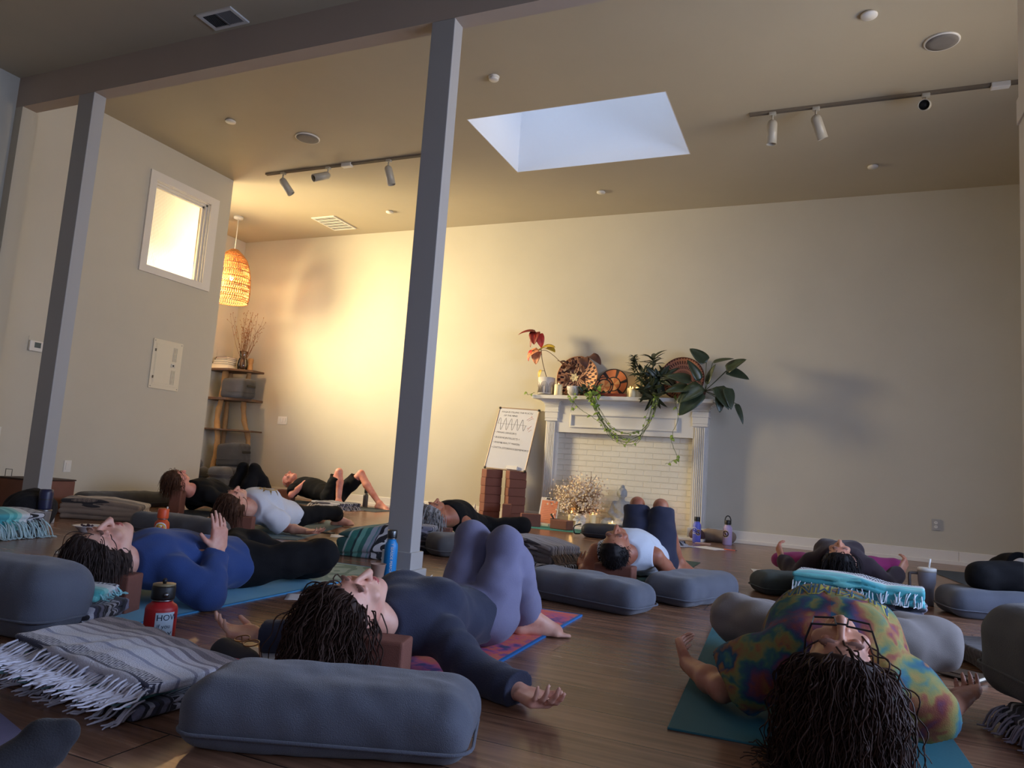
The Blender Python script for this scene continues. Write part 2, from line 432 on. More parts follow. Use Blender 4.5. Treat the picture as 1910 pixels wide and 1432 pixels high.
# beam on its posts
bm = bmesh.new(); bx(bm, ((-6.62+3.2)/2, (YB0+YB1)/2, (3.45+ZC+.1)/2), (9.82, YB1-YB0, ZC+.1-3.45))
struct(obj('beam', bm, plain('beam_paint', (176, 160, 146), .6, var=.04, nscale=3)), 'long painted ceiling beam across the room carried by the posts')
M_post = plain('post_paint', (170, 167, 164), .5, var=.03, nscale=3)
def post(x0, x1, label, cable=False):
    t = thing('support_post', label, 'post', (0, 0, 0)); t['kind'] = 'structure'
    obj('shaft', b2((x0, YB0, 0), (x1, YB1-.012, 3.45), .004), M_post, t)
    obj('base_board', b2((x0-.016, YB0-.016, .04), (x1+.016, YB1+.004, .143), .003), M_post, t)
    obj('shoe_mould', b2((x0-.036, YB0-.036, 0), (x1+.036, YB1+.024, .045), .006), M_post, t)
    return t
post(-2.338, -2.171, 'tall square grey white post with base board, near the room centre')
post(-5.645, -5.463, 'tall square post with base board, left, in front of the partition wall')
# right edge: pier with a mitred casing
bm = b2((.805, 3.62, 0), (1.0, 3.80, 2.50), .004); bx(bm, (.820, 3.71, 2.98), (.03, .18, .96))
struct(obj('trim_2', bm, M_trim), 'pale painted pier at the right edge of the room')
bm = bmesh.new(); prism(bm, [(.797, 2.40), (.82, 2.40), (.885, 2.53), (.885, 2.66), (.835, 2.56), (.797, 2.52)], -3.80, -3.61, Matrix(((1, 0, 0, 0), (0, 0, -1, 0), (0, 1, 0, 0), (0, 0, 0, 1))))
struct(obj('trim_3', bm, M_trim), 'moulding fixed on the pier at the right edge')
# baseboards
def bboard(name, lo, hi, n):
    bm = b2(lo, hi, .003); struct(obj(name, bm, M_trim)); return
bboard('baseboard_back', (-8.66, D-.016, 0), (-3.27, D, .136), 0); bboard('baseboard_back', (-1.18, D-.016, 0), (1.29, D, .136), 0); bboard('baseboard_back', (1.292, D-.016, 0), (3.2, D, .136), 0)
bboard('baseboard_back', (-8.66, D-.03, 0), (-3.27, D-.016, .04), 0); bboard('baseboard_back', (-1.18, D-.03, 0), (3.2, D-.016, .04), 0)
bboard('baseboard_left', (XL, 3.84, 0), (XL+.016, 6.55, .12), 0)
# high window in the partition: casing, sash, reeded pane
def casing():
    bm = bmesh.new(); a, b, c, d = WY0-.085, WY1+.12, WZ0-.08, WZ1+.09; x = XL+.011
    bx(bm, (x, (a+b)/2, (WZ1+d)/2), (.022, b-a, d-WZ1)); bx(bm, (x, (a+b)/2, (c+WZ0)/2), (.022, b-a, WZ0-c))
    bx(bm, (x, (a+WY0)/2, (WZ0+WZ1)/2), (.022, WY0-a, WZ1-WZ0)); bx(bm, (x, (WY1+b)/2, (WZ0+WZ1)/2), (.022, b-WY1, WZ1-WZ0))
    # stepped stops around the opening
    for i, q in enumerate((.0, .022, .044)):
        xx = XL-.012-.028*i; tck = .012
        for lo, hi in (((WY0, WZ1-q-tck), (WY1, WZ1)), ((WY0, WZ0), (WY1, WZ0+tck*.5+q*.2)), ((WY1-q-tck, WZ0), (WY1, WZ1)), ((WY0, WZ0), (WY0+.006+q*.1, WZ1))):
            bx(bm, (xx, (lo[0]+hi[0])/2, (lo[1]+hi[1])/2), (.026, hi[0]-lo[0], hi[1]-lo[1]))
    return bm
w1 = struct(obj('window_1', casing(), M_trim), 'square window with reeded glass high on the partition wall')
def reeded():
    m = bpy.data.materials.new('reeded_glass'); m.use_nodes = True; t = NT(m); o = t.n['Material Output']
    v = t.obj(); s = t.sep(v)
    wv = t.math('SINE', t.math('MULTIPLY', s[1], 2*PI/.0125))
    nb = t.bump(wv, .8, .004)
    rf = t.add('ShaderNodeBsdfRefraction', ins={0: lin((252, 250, 242)), 'Roughness': .28, 'IOR': 1.2, 'Normal': nb})
    tl = t.add('ShaderNodeBsdfTranslucent', ins={0: lin((252, 248, 236)), 'Normal': nb})
    gl = t.add('ShaderNodeBsdfGlossy', ins={0: (1, 1, 1, 1), 'Roughness': .15, 'Normal': nb})
    a = t.add('ShaderNodeMixShader', ins={0: .55, 1: rf.outputs[0], 2: tl.outputs[0]}); b = t.add('ShaderNodeMixShader', ins={0: .06, 1: a.outputs[0], 2: gl.outputs[0]})
    t.l.new(b.outputs[0], o.inputs[0]); return m
obj('pane', b2((XL-.105, WY0+.005, WZ0+.01), (XL-.099, WY1-.055, WZ1-.05)), reeded(), w1)
# ------------------------------------------------------------------ fittings on walls and ceiling
M_white = plain('white_plastic', (224, 220, 212), .4, var=.02)
M_dark = plain('dark_plastic', (30, 30, 32), .45)
M_met = plain('brushed_metal', (150, 150, 150), .35, 1.0, var=.05)
M_black = plain('black_rubber', (20, 20, 22), .5)
def track(x0, x1, heads, fx, label):
    y = 6.465; z = ZC
    t = thing('track_light', label, 'track light', ((x0+x1)/2, y, z), group=None); ox = (x0+x1)/2
    bm = bmesh.new(); bx(bm, (0, -.016, -.012), (x1-x0, .006, .024)); bx(bm, (0, .016, -.012), (x1-x0, .006, .024)); bx(bm, (0, 0, -.004), (x1-x0, .034, .008)); bx(bm, (0, 0, -.018), (x1-x0, .004, .012))
    obj('rail', bm, plain('rail_bronze', (120, 108, 92), .45, var=.04), t)
    obj('feed_box', box((fx-ox, 0, -.022), (.13, .06, .044), .006), M_white, t)
    for hx, d in heads:
        d = Vector(d).normalized(); st = Vector((hx-ox, 0, -.03)); q = Vector((0, 0, -1)).rotation_difference(d).to_matrix()
        bm = bmesh.new(); bx(bm, st+Vector((0, 0, .0)), (.06, .04, .03), bevel=.004); tube(bm, [st, st+Vector((0, 0, -.085))], .009, 8)
        piv = st+Vector((0, 0, -.085))-d*.01
        # cylindrical can with a rounded back
        prof = [(.004, .02), (.024, .014), (.038, 0), (.044, -.02), (.045, -.20), (.040, -.20), (.038, -.13), (.034, -.128)]
        lathe(bm, prof, 24, c=piv, rot=q, cap=False)
        h = obj('head', bm, plain('track_head_enamel', (176, 170, 156), .4, var=.02), t, True)
        bm = bmesh.new(); lathe(bm, [(.037, -.17), (.034, -.15), (.012, -.14), (.006, -.146)], 24, c=piv, rot=q, cap=True)
        obj('lens', bm, M_dark, h, True)
    return t
track(-6.231, -3.9, [(-5.969, (.5, .35, -.8)), (-5.312, (-.38, -.78, -.45)), (-4.489, (.2, .2, -.9))], -5.05, 'white three head ceiling track light on the left, partly behind the centre post')
track(-.661, 1.75, [(-.464, (-.03, .1, -1)), (-.107, (.32, .35, -.9)), (.731, (-.18, -.9, -.42))], 1.25, 'white three head ceiling track light on the right side of the ceiling')
M_grille = plain('speaker_grille', (128, 122, 116), .7, bump=.6, bscale=500)
def speaker(x, y, r, label):
    t = thing('ceiling_speaker', label, 'speaker', (x, y, ZC))
    obj('trim_ring', lat([(r-.012, -.012), (r-.006, -.014), (r, -.008), (r, 0)], 40), M_white, t, True)
    obj('grille', lat([(.004, -.019), (r*.6, -.018), (r-.012, -.014), (r-.012, -.008)], 40), M_grille, t, True)
speaker(-5.075, 5.795, .128, 'round white ceiling speaker left, between the two posts')
speaker(.748, 5.722, .118, 'round grey ceiling speaker at the upper right')
def disc(x, y, r, label, hgt=.02):
    o = obj('sprinkler_cover', lat([(r*.96, -hgt), (r, -hgt+.004), (r, -.006), (r*.8, -.006), (r*.8, 0)], 28), M_white, None, True, (x, y, ZC)); tag(o, label, 'sprinkler cover')
o = thing('smoke_detector', 'small round white detector on the ceiling right of the centre post top', 'smoke detector', (-2.65, 5.248, ZC))
obj('base', lat([(.046, -.012), (.048, 0)], 28), M_white, o, True); obj('cap', lat([(.036, -.034), (.042, -.028), (.043, -.012)], 28), M_white, o, True)
disc(-5.617, 5.255, .052, 'white ceiling disc left of the left speaker'); disc(-5.427, 7.947, .05, 'white ceiling disc beside the far louvred vent')
disc(-2.467, 7.918, .05, 'white ceiling disc below the skylight near the back wall'); disc(.419, 7.884, .05, 'white ceiling disc under the right track light near the back wall')
disc(.243, 5.237, .055, 'white ceiling disc above the right track light, beside the grey speaker')
def vent(x0, x1, y0, y1, z, n, label, along='x', dark=(60, 56, 52)):
    t = thing('ceiling_vent', label, 'vent', ((x0+x1)/2, (y0+y1)/2, z)); w, h = x1-x0, y1-y0
    obj('backing', box((0, 0, -.002), (w-.03, h-.03, .003)), plain('vent_shadow_%d' % dark[0], dark, .8), t)
    bm = bmesh.new(); f = .025
    for c, s in (((0, h/2-f/2), (w, f)), ((0, -h/2+f/2), (w, f)), ((w/2-f/2, 0), (f, h-2*f)), ((-w/2+f/2, 0), (f, h-2*f))): bx(bm, (c[0], c[1], -.006), (s[0], s[1], .012))
    obj('frame', bm, M_white, t)
    bm = bmesh.new()
    if along == 'x':
        for i in range(n): bx(bm, (0, -h/2+f+(i+.5)*(h-2*f)/n, -.008), (w-2*f, (h-2*f)/n*.62, .002), Matrix.Rotation(.5, 3, 'X'))
        for i in range(1, 5): bx(bm, (0, -h/2+f+i*(h-2*f)/5, -.012), (w-2*f, .008, .006))
    else:
        for i in range(n): bx(bm, (-w/2+f+(i+.5)*(w-2*f)/n, 0, -.008), ((w-2*f)/n*.5, h-2*f, .0015), Matrix.Rotation(.6 if i < n/2 else -.6, 3, 'Y'))
        bx(bm, (0, 0, -.012), (.012, h-2*f, .006))
    obj('louvres', bm, M_white if along == 'x' else plain('vent_louvre', (120, 116, 112), .5), t); return t
vent(-6.72, -6.33, 7.92, 8.46, ZC, 20, 'white louvred ceiling vent at the far left near the back wall')
vent(-4.165, -3.845, 3.475, 3.66, ZN, 18, 'dark two sided ceiling vent in front of the beam, top left', 'y', (20, 19, 19))
# rattan pendant lamp in the alcove
px, py = -7.80, 7.65
t = thing('pendant_lamp', 'woven rattan pendant lamp hanging in the alcove corner', 'lamp', (px, py, ZC))
obj('canopy', lat([(.02, -.04), (.065, -.032), (.07, 0)], 28), M_white, t, True)
bm = bmesh.new(); tube(bm, [(0, 0, -.03), (.004, 0, -.3), (0, 0, -.55)], .006, 8); obj('cord', bm, M_white, t, True)
M_rat = plain('rattan', (206, 148, 92), .6, var=.25, nscale=60); M_rat2 = plain('rattan_bands', (150, 92, 52), .6, var=.2, nscale=60)
_p = [(.0, .055), (.06, .12), (.14, .185), (.25, .225), (.36, .25), (.48, .262), (.6, .268), (.70, .262), (.76, .25)]
def rr(u): return float(np.interp(u*.76, [a for a, b in _p], [b for a, b in _p]))
bm = bmesh.new()
for sgn in (1, -1):
    for i in range(54):
        a0 = 2*PI*i/54; pts = []
        for k in range(33):
            u = k/32; zig = ((u*9) % 1); a = a0+sgn*(.22*u*3+.10*abs(zig-.5)); r = rr(u)+.0025*sgn
            pts.append((r*math.cos(a), r*math.sin(a), -.5-.76*u))
        tube(bm, pts, .0052, 3, False)
sh = obj('shade', bm, M_rat, t, True)
bm = bmesh.new()
for u in (0, .14, .28, .42, .55, .68, .80, .92, 1):
    r = rr(u)+.004; tube(bm, [(r*math.cos(2*PI*k/40), r*math.sin(2*PI*k/40), -.5-.76*u) for k in range(41)], .0055, 4, False)
obj('rim_band', bm, M_rat2, sh, True)
obj('bulb', lat([(.012, -.78), (.014, -.82), (.034, -.87), (.036, -.9), (.02, -.935), (.004, -.945)], 20), plain('frosted_bulb', (250, 240, 220), .3), t, True)
l = bpy.data.lights.new('pendant_glow', 'POINT'); l.energy = 60; l.color = (1, .62, .26); l.shadow_soft_size = .04
lo = bpy.data.objects.new('pendant_glow', l); COL.objects.link(lo); lo.location = (px, py, ZC-1.0)
# wall plates
def plate_x(y0, y1, z0, z1, label, name='blank_wall_plate', cat='wall plate'):
    t = thing(name, label, cat, (XL, (y0+y1)/2, (z0+z1)/2)); w, h = y1-y0, z1-z0
    obj('cover', box((.004, 0, 0), (.008, w, h), .003), M_white, t); obj('rocker', box((.009, 0, 0), (.006, w*.5, h*.6), .002), M_white, t); return t
plate_x(4.848, 4.925, .322, .437, 'white wall plate low on the partition wall right of the left post', 'light_switch', 'switch')
plate_x(4.13, 4.21, .60, .715, 'white wall plate at the left edge, left of the left post', 'light_switch', 'switch')
t = thing('thermostat', 'small white thermostat on the wall behind the left post', 'thermostat', (XL, 4.41, 1.49))
obj('housing', box((.016, 0, 0), (.032, .145, .10), .008), M_white, t); obj('screen', box((.0325, .0, .01), (.002, .06, .05)), plain('lcd', (92, 100, 98), .2), t)
obj('back_plate', box((.002, 0, .07), (.004, .145, .04)), M_wall, t)
t = thing('electrical_panel', 'cream electrical panel with a hinged door on the partition wall', 'electrical panel', (XL, 5.886, 1.543))
M_panel = plain('cream_steel', (222, 212, 190), .45, var=.02)
obj('frame', box((.006, 0, 0), (.012, .40, .553), .004), M_panel, t)
bm = box((.0135, -.045, 0), (.006, .215, .43), .003); d = obj('door', bm, M_panel, t)
bm = box((.013, 0.01, 0), (.003, .345, .47), .001); obj('door_surround', bm, M_panel, t)
obj('latch', box((.019, .085, .005), (.008, .055, .04), .003), plain('latch_white', (200, 196, 188), .4), t); obj('latch_button', box((.0235, .085, .005), (.002, .018, .018)), M_dark, t)
for q in (-.045, -.02, .005, .03):
    for z in (.13, -.13): obj('rib', box((.017, .105+q*.6, z), (.005, .006, .16)), M_panel, t)
for y, z in ((-.165, .15), (-.165, -.15)): obj('hinge', box((.016, y, z), (.008, .012, .03)), plain('hinge_dark', (90, 80, 66), .5), t)
for y in (-.18, .18):
    for z in (-.255, .255):
        obj('screw', lat([(.006, 0), (.005, .003)], 10, c=(.012, y, z), rot=Matrix.Rotation(PI/2, 3, 'Y')), M_met, t)
t = thing('light_switch', 'white triple light switch on the back wall beside the corner shelf', 'switch', (-7.528, D, 1.138))
obj('cover', box((0, -.004, 0), (.178, .008, .118), .003), M_white, t)
for i in (-1, 0, 1): obj('rocker', box((i*.046, -.010, 0), (.032, .008, .066), .003), M_white, t)
t = thing('power_outlet', 'grey double power outlet low on the right of the back wall', 'outlet', (1.09, D, .388))
obj('cover', box((0, -.004, 0), (.084, .008, .118), .003), plain('outlet_grey', (170, 166, 160), .4), t)
for z in (.021, -.021):
    r = obj('receptacle', lat([(.017, 0), (.016, .004)], 20, c=(0, -.008, z), rot=Matrix.Rotation(PI/2, 3, 'X'), sy=.86), M_white, t)
    bm = bmesh.new(); bx(bm, (-.006, -.0125, z+.003), (.0022, .002, .008)); bx(bm, (.006, -.0125, z+.003), (.0022, .002, .008)); obj('slot', bm, M_dark, r)

# ------------------------------------------------------------------ driftwood corner shelf
M_log = plain('driftwood_log', (168, 128, 84), .75, var=.3, nscale=14, bump=.5, bscale=40); M_plank = plain('dark_shelf_board', (92, 66, 46), .6, var=.25, nscale=12)
t = thing('corner_shelf', 'tall driftwood ladder shelf with dark boards in the alcove corner', 'shelf', (-8.25, 8.35, 0))
def L(x, y, z): return (x+8.25, y-8.35, z)
for z, x1, th in ((1.855, -7.92, .03), (1.415, -7.885, .035), (.945, -7.84, .022)):
    bm = bmesh.new(); prism(bm, [(-.41, -.16), (.05, -.16), (x1+8.25, .05), (x1+8.25, .29), (-.41, .29)], z-th, z); obj('board', bm, M_plank, t)
for pts, r in (([L(-8.40, 8.34, 1.83), L(-8.41, 8.33, 1.42), L(-8.42, 8.3, 1.1), L(-8.36, 8.30, .7), L(-8.40, 8.3, .3), L(-8.41, 8.3, 0)], .042),
               ([L(-8.10, 8.52, 2.05), L(-8.10, 8.52, 1.85), L(-8.15, 8.52, 1.42), L(-8.10, 8.52, 1.1), L(-7.98, 8.52, .8), L(-7.98, 8.52, .4), L(-8.02, 8.52, 0)], .038),
               ([L(-8.56, 8.6, 1.9), L(-8.55, 8.6, .9), L(-8.56, 8.6, 0)], .034)):
    bm = bmesh.new(); sp = spline(pts, 8); tube(bm, sp, [r*(1+.13*math.sin(i*1.1)+.06*math.sin(i*2.7)) for i in range(len(sp))], 10); obj('leg', bm, M_log, t, True)
def book(name, c, s, cover, pages, rzv, label, group):
    t = thing(name, label, 'book', (c[0], c[1], c[2]), rzv, group); l, w, h = s
    bm = bmesh.new(); bx(bm, (0, 0, .0015), (l, w, .003)); bx(bm, (0, 0, h-.0015), (l, w, .003)); bx(bm, (-l/2+.0015, 0, h/2), (.003, w, h)); obj('cover', bm, cover, t)
    obj('pages', box((.002, 0, h/2), (l-.012, w-.01, h-.006)), pages, t); return t
M_page = plain('book_pages', (226, 216, 194), .8, var=.04)
z = 1.855
for i, (h, col, lab) in enumerate((((.075), (222, 210, 180), 'thick cream book at the bottom of the stack on the shelf'), (.03, (40, 44, 44), 'dark green book third from the top of the shelf stack'), (.028, (206, 204, 196), 'pale book in the middle of the shelf stack'), (.024, (36, 34, 38), 'thin black book second from the top of the shelf stack'), (.022, (120, 52, 40), 'thin red brown book on top of the shelf stack'))):
    book('book', (-8.45+.010*i, 8.34, z), (.30-.015*i, .20, h), plain('book_cloth_%d' % i, col, .6), M_page, .12-.05*i, lab, 'books stacked on the corner shelf'); z += h
t = thing('glass_vase', 'clear glass vase holding dry branches on the corner shelf', 'vase', (-8.16, 8.42, 1.855))
obj('vase_body', lat([(.06, 0), (.072, .02), (.078, .08), (.068, .15), (.05, .2), (.056, .26), (.066, .29), (.062, .29), (.05, .25), (.045, .2), (.062, .14), (.07, .08), (.062, .025), (.01, .015)], 28, cap=False), M_glass, t, True)
obj('filling', lat([(.05, .03), (.062, .08), (.055, .14), (.035, .18)], 20), plain('dried_bark', (110, 66, 44), .9, var=.5, nscale=60), t, True)
bm = bmesh.new(); bm2 = bmesh.new(); R = random.Random(5)
for i in range(30):
    a = R.uniform(0, 2*PI); b = R.uniform(.1, .5)*(1 if i % 3 else .6); ln = R.uniform(.45, .78); p = Vector((R.uniform(-.02, .02), R.uniform(-.02, .02), .1)); pts = [p]
    d = Vector((math.cos(a)*b+.22, math.sin(a)*b*.6, 1)).normalized()
    for k in range(7):
        d = (d+Vector((R.uniform(-.22, .22), R.uniform(-.2, .2), R.uniform(-.05, .12)))).normalized(); p = p+d*ln/7; pts.append(p)
        if k > 2:
            e = (d+Vector((R.uniform(-.9, .9), R.uniform(-.9, .9), .2))).normalized(); q = p+e*R.uniform(.03, .09); tube(bm, [p, q], .0016, 3); lathe(bm2, [(.001, -.008), (.007, 0), (.001, .008)], 5, c=q, cap=False)
    tube(bm, pts, [.004-.0004*k for k in range(8)], 4)
br = obj('branches', bm, plain('dry_branch', (124, 78, 44), .8, var=.3), t, True); obj('buds', bm2, plain('dry_bud', (150, 96, 52), .8, var=.3), br, True)['kind'] = 'stuff'
M_bolD = plain('charcoal_canvas', (62, 62, 66), .85, var=.14, nscale=18, bump=.5, bscale=420, sheen=.15)
M_bol = plain('slate_canvas', (84, 88, 100), .85, var=.10, nscale=9, bump=.5, bscale=420, sheen=.2)
M_bolB = plain('dark_grey_canvas', (74, 74, 78), .85, var=.12, nscale=14, bump=.5, bscale=420, sheen=.15)
def bolster(name, label, loc, size, rot, mat, rad=.06, vox=.012, seed=1, amp=.004, group=None, cat='bolster', handle=None, cyl=False, parts=True):
    """stuffed cushion: local x is its length, resting at z=0"""
    l, w, h = size; f = Field((-l/2-.04, -w/2-.04, -.03), (l/2+.04, w/2+.04, h+.05), vox)
    def sag(q):
        bul = 1+.10*(1-(q[0]/(l/2))**2)*(1-.5*(q[1]/(w/2))**2)
        return [q[0], q[1], q[2]/bul]
    f.rbox((0, 0, h/2), (l/2, w/2, h/2), min(rad, h/2-.002, w/2-.002), None, 0, sag=sag)
    f.folds(amp, 22, seed); f.folds(amp*.35, 60, seed+9)
    t = fmesh(name, f, mat, None, (0, 0, 0), floor=0.0, smooth=2)
    t.location = loc; t.rotation_euler = rot if isinstance(rot, tuple) else (0, 0, rot); tag(t, label, cat, group)
    if parts:
        bm = bmesh.new(); r = min(rad, h/2-.002, w/2-.002)*.8; e = []
        if cyl: e = [(l/2-.01, (w/2-.02)*math.cos(a), h/2+(h/2-.02)*math.sin(a)) for a in np.linspace(0, 2*PI, 33)]
        else:
            for sx, sy in ((1, 1), (-1, 1), (-1, -1), (1, -1)):
                a0 = {(1, 1): 0, (-1, 1): PI/2, (-1, -1): PI, (1, -1): 3*PI/2}[(sx, sy)]
                for k in range(6):
                    a = a0+k/5*PI/2; e.append((sx*(l/2-r)+math.cos(a)*(r+.001), sy*(w/2-r)+math.sin(a)*(r+.001), h*.30))
            e.append(e[0])
        tube(bm, e, .004, 6, False); obj('piping', bm, mat, t, True)
    if handle:
        bm = bmesh.new(); hx, wd_ = handle
        bx(bm, (hx*(l/2+.012), 0, h*.62), (.012, wd_, .035), bevel=.004); obj('handle', bm, M_black, t)
    return t
tag_ = 'grey props stored in the alcove'
bolster('bolster', 'dark grey rectangular bolster standing on the second shelf of the corner shelf', (-8.10, 8.33, 1.415), (.50, .25, .29), -.06, M_bolD, .05, handle=(1, .16), group=tag_)
bolster('bolster', 'dark grey bolster leaning under the corner shelf above the cushion pile', (-8.04, 8.33, .40), (.48, .25, .33), (0, -.06, -.02), M_bolD, .05, handle=(1, .16), group=tag_, seed=3)
bolster('bolster', 'dark grey bolster lying flat under the bottom board of the corner shelf', (-8.05, 8.31, 0), (.50, .29, .38), 0, M_bolD, .05, group=tag_, seed=4)
for i, (x, y, z, s, r, lab) in enumerate(((-8.15, 7.75, .0, (.55, .40, .20), (0, 0, .2), 'dark floor cushion lowest in the alcove pile'), (-8.22, 7.72, .20, (.50, .36, .17), (0, 0, -.2), 'dark floor cushion on top of the lowest one in the alcove pile'),
        (-7.66, 7.70, .0, (.30, .34, .25), (0, .0, .3), 'dark square cushion right side of the alcove pile'), (-8.38, 7.62, .37, (.30, .28, .16), (0, .0, .5), 'rounded grey cushion top left of the alcove pile'),
        (-8.05, 7.55, .37, (.34, .24, .14), (0, .12, -.4), 'rounded grey cushion leaning at the middle of the alcove pile'), (-7.64, 7.70, .25, (.26, .30, .15), (0, 0, .1), 'small dark cushion top right of the alcove pile'))):
    bolster('cushion', lab, (x, y, z), s, r, M_bolB if i > 2 else M_bolD, .075, .013, 20+i, .004, 'cushions piled in the alcove', 'cushion')
# ------------------------------------------------------------------ fireplace
FY = 8.56
M_fp = plain('fireplace_white', (222, 218, 212), .5, var=.03, nscale=5)
def brickmat():
    m, t, p = base('painted_brick', .6, (226, 220, 208))
    v = t.obj(); s = t.sep(v); vv = t.add('ShaderNodeCombineXYZ', ins={0: s[0], 1: s[2], 2: 0.0}).outputs[0]
    b = t.add('ShaderNodeTexBrick', ins={'Vector': vv, 'Scale': 1.0, 'Mortar Size': .006, 'Mortar Smooth': .5, 'Brick Width': .205, 'Row Height': .068})
    n = t.noise(v, 30, 5)
    t.l.new(t.mix(t.math('MULTIPLY', n.outputs[0], .5), lin((228, 222, 208)), lin((206, 198, 184))), p.inputs['Base Color'])
    h = t.math('ADD', t.math('MULTIPLY', b.outputs['Fac'], -1.0), t.math('MULTIPLY', n.outputs[0], .35))
    t.l.new(t.bump(h, 1.0, .006), p.inputs['Normal']); return m
fp = thing('fireplace', 'white painted fireplace with fluted columns and a mantel shelf on the back wall', 'fireplace', (-2.27, D, 0))
FX = -2.27
def fl_(x, y, z): return (x-FX, y-D, z)
# true brick relief
bm = bmesh.new(); bx(bm, fl_(-2.23, 8.685, .6), (1.72, .05, 1.2))
rows = 17
for r in range(rows):
    z = .034+r*.068; off = .1025 if r % 2 else 0; x = -3.10-off
    while x < -1.36:
        a, b = max(x, -3.085), min(x+.205, -1.375)
        if b-a > .03: bx(bm, fl_((a+b)/2, 8.671, z), (b-a-.006, .018, .062), bevel=.003, seg=1)
        x += .205
obj('brick_infill', bm, brickmat(), fp)
def column(x0, x1):
    w = x1-x0; bm = bmesh.new(); bx(bm, fl_((x0+x1)/2, (FY+D)/2+.012, .68), (w, D-FY-.024, 1.36))
    for i in range(6):
        cx = x0+.02+(w-.04)*(i+.5)/6; bx(bm, fl_(cx, FY+.006, .70), ((w-.04)/6*.60, .016, 1.16), bevel=.0035, seg=1)
    c = obj('column', bm, M_fp, fp)
    obj('plinth', box(fl_((x0+x1)/2, (FY+D)/2-.008, .065), (w+.03, D-FY+.016, .13), .004), M_fp, c)
    bm = bmesh.new()
    for z0, z1, e in ((1.29, 1.305, .008), (1.305, 1.325, .004), (1.325, 1.40, .008), (1.40, 1.42, .016), (1.42, 1.45, .012)): bx(bm, fl_((x0+x1)/2, (FY+D)/2-e/2, (z0+z1)/2), (w+2*e, D-FY+e, z1-z0), bevel=.002, seg=1)
    # cove swelling out under the shelf
    for i in range(10):
        u = i/9; e = .012+.10*(1-math.cos(u*PI/2)); z = 1.45+.105*math.sin(u*PI/2); bx(bm, fl_((x0+x1)/2, (FY+D)/2-e/2, z+.006), (w+2*e, D-FY+e, .014))
    obj('capital', bm, M_fp, c)
column(-3.225, -3.07); column(-1.392, -1.228)
bm = bmesh.new(); bx(bm, fl_(-2.23, 8.645, 1.36), (1.70, .13, .41)); obj('frieze', bm, M_fp, fp)
bm = bmesh.new()
for lo, hi in (((-2.90, 1.37), (-1.572, 1.392)), ((-2.90, 1.218), (-1.572, 1.24)), ((-2.90, 1.24), (-2.878, 1.37)), ((-1.594, 1.24), (-1.572, 1.37))):
    bx(bm, fl_((lo[0]+hi[0])/2, 8.572, (lo[1]+hi[1])/2), (hi[0]-lo[0], .02, hi[1]-lo[1]), bevel=.006, seg=2)
obj('panel_moulding', bm, M_fp, fp)
bm = bmesh.new()
for i in range(8):
    u = i/7; y = 8.575-.09*(1-math.cos(u*PI/2)); z = 1.47+.085*math.sin(u*PI/2); bx(bm, fl_(-2.23, (y+D)/2, z+.006), (1.72, D-y, .0135))
obj('crown_moulding', bm, M_fp, fp)
MT = 1.602
obj('mantel_shelf', b2(fl_(-3.375, 8.42, MT-.046), fl_(-1.155, D-.001, MT), .005), M_fp, fp)
o = obj('hearth_slab', b2((-3.30, 8.30, 0), (-1.19, 8.70, .03), .006), M_fp, None); struct(o, 'low white hearth slab in front of the fireplace'); o.name = 'hearth'
# ---- things on the mantel
M_candle = plain('ivory_wax', (240, 224, 180), .45, var=.03)
def candle(x, y, z, r, h, label, lit=False, group='pillar candles'):
    t = thing('candle', label, 'candle', (x, y, z), group=group)
    w = obj('wax', lat([(r*.97, 0), (r, .004), (r, h-.006), (r*.93, h+.002), (r*.82, h-.004), (r*.6, h-.012), (r*.1, h-.014)], 28), M_candle, t, True)
    obj('flame_tip', lat([(.003, h-.014), (.0065, h), (.005, h+.012), (.001, h+.026)], 10), MATS.get('led_flame') or emis('led_flame', (255, 190, 90), 14), t, True)
    if lit:
        l = bpy.data.lights.new('candle_glow', 'POINT'); l.energy = .35; l.color = (1, .6, .22); l.shadow_soft_size = .01
        o = bpy.data.objects.new('candle_glow', l); COL.objects.link(o); o.parent = t; o.location = (0, -.002, h+.03)
    return t
def arch_pot():
    t = thing('plant_pot', 'white ceramic pot with grey arches and a tall red leaved stem, mantel left end', 'potted plant', (-3.235, 8.54, MT))
    obj('saucer', lat([(.09, 0), (.115, .012), (.112, .016), (.02, .012)], 32), plain('grey_saucer', (120, 112, 100), .6), t, True)
    p = obj('pot', lat([(.095, .014), (.104, .03), (.108, .228), (.100, .228), (.096, .19), (.01, .188)], 40), plain('white_ceramic', (214, 208, 204), .4, var=.04), t, True)
    bm = bmesh.new()
    for c in range(6):
        ac = c*PI/3-1.5
        for r in (.016, .028, .040, .052):
            pts = []
            for k in range(13):
                th = PI*k/12; a = ac+r*math.cos(th)/.107*1.0; pts.append((.107*math.cos(a), .107*math.sin(a), .10+1.35*r*math.sin(th)))
            pts = [(pts[0][0], pts[0][1], .03)]+pts+[(pts[-1][0], pts[-1][1], .03)]
            tube(bm, pts, .0028, 4)
    obj('arch_pattern', bm, plain('arch_grey', (140, 130, 122), .6), p, True)
    obj('soil', lat([(.002, .192), (.097, .195)], 24), plain('soil', (44, 34, 28), .9), t)
    return t
LEAFM = {}
def leafmat(col, name, rough=.4):
    if name not in LEAFM:
        m, t, p = base(name, rough, col); v = t.obj(); n = t.noise(v, 30, 3)
        t.l.new(t.mix(n.outputs[0], lin([c*.75 for c in col]), lin([min(255, c*1.2) for c in col])), p.inputs['Base Color']); p.inputs['Subsurface Weight'].default_value = 0; LEAFM[name] = m
    return LEAFM[name]
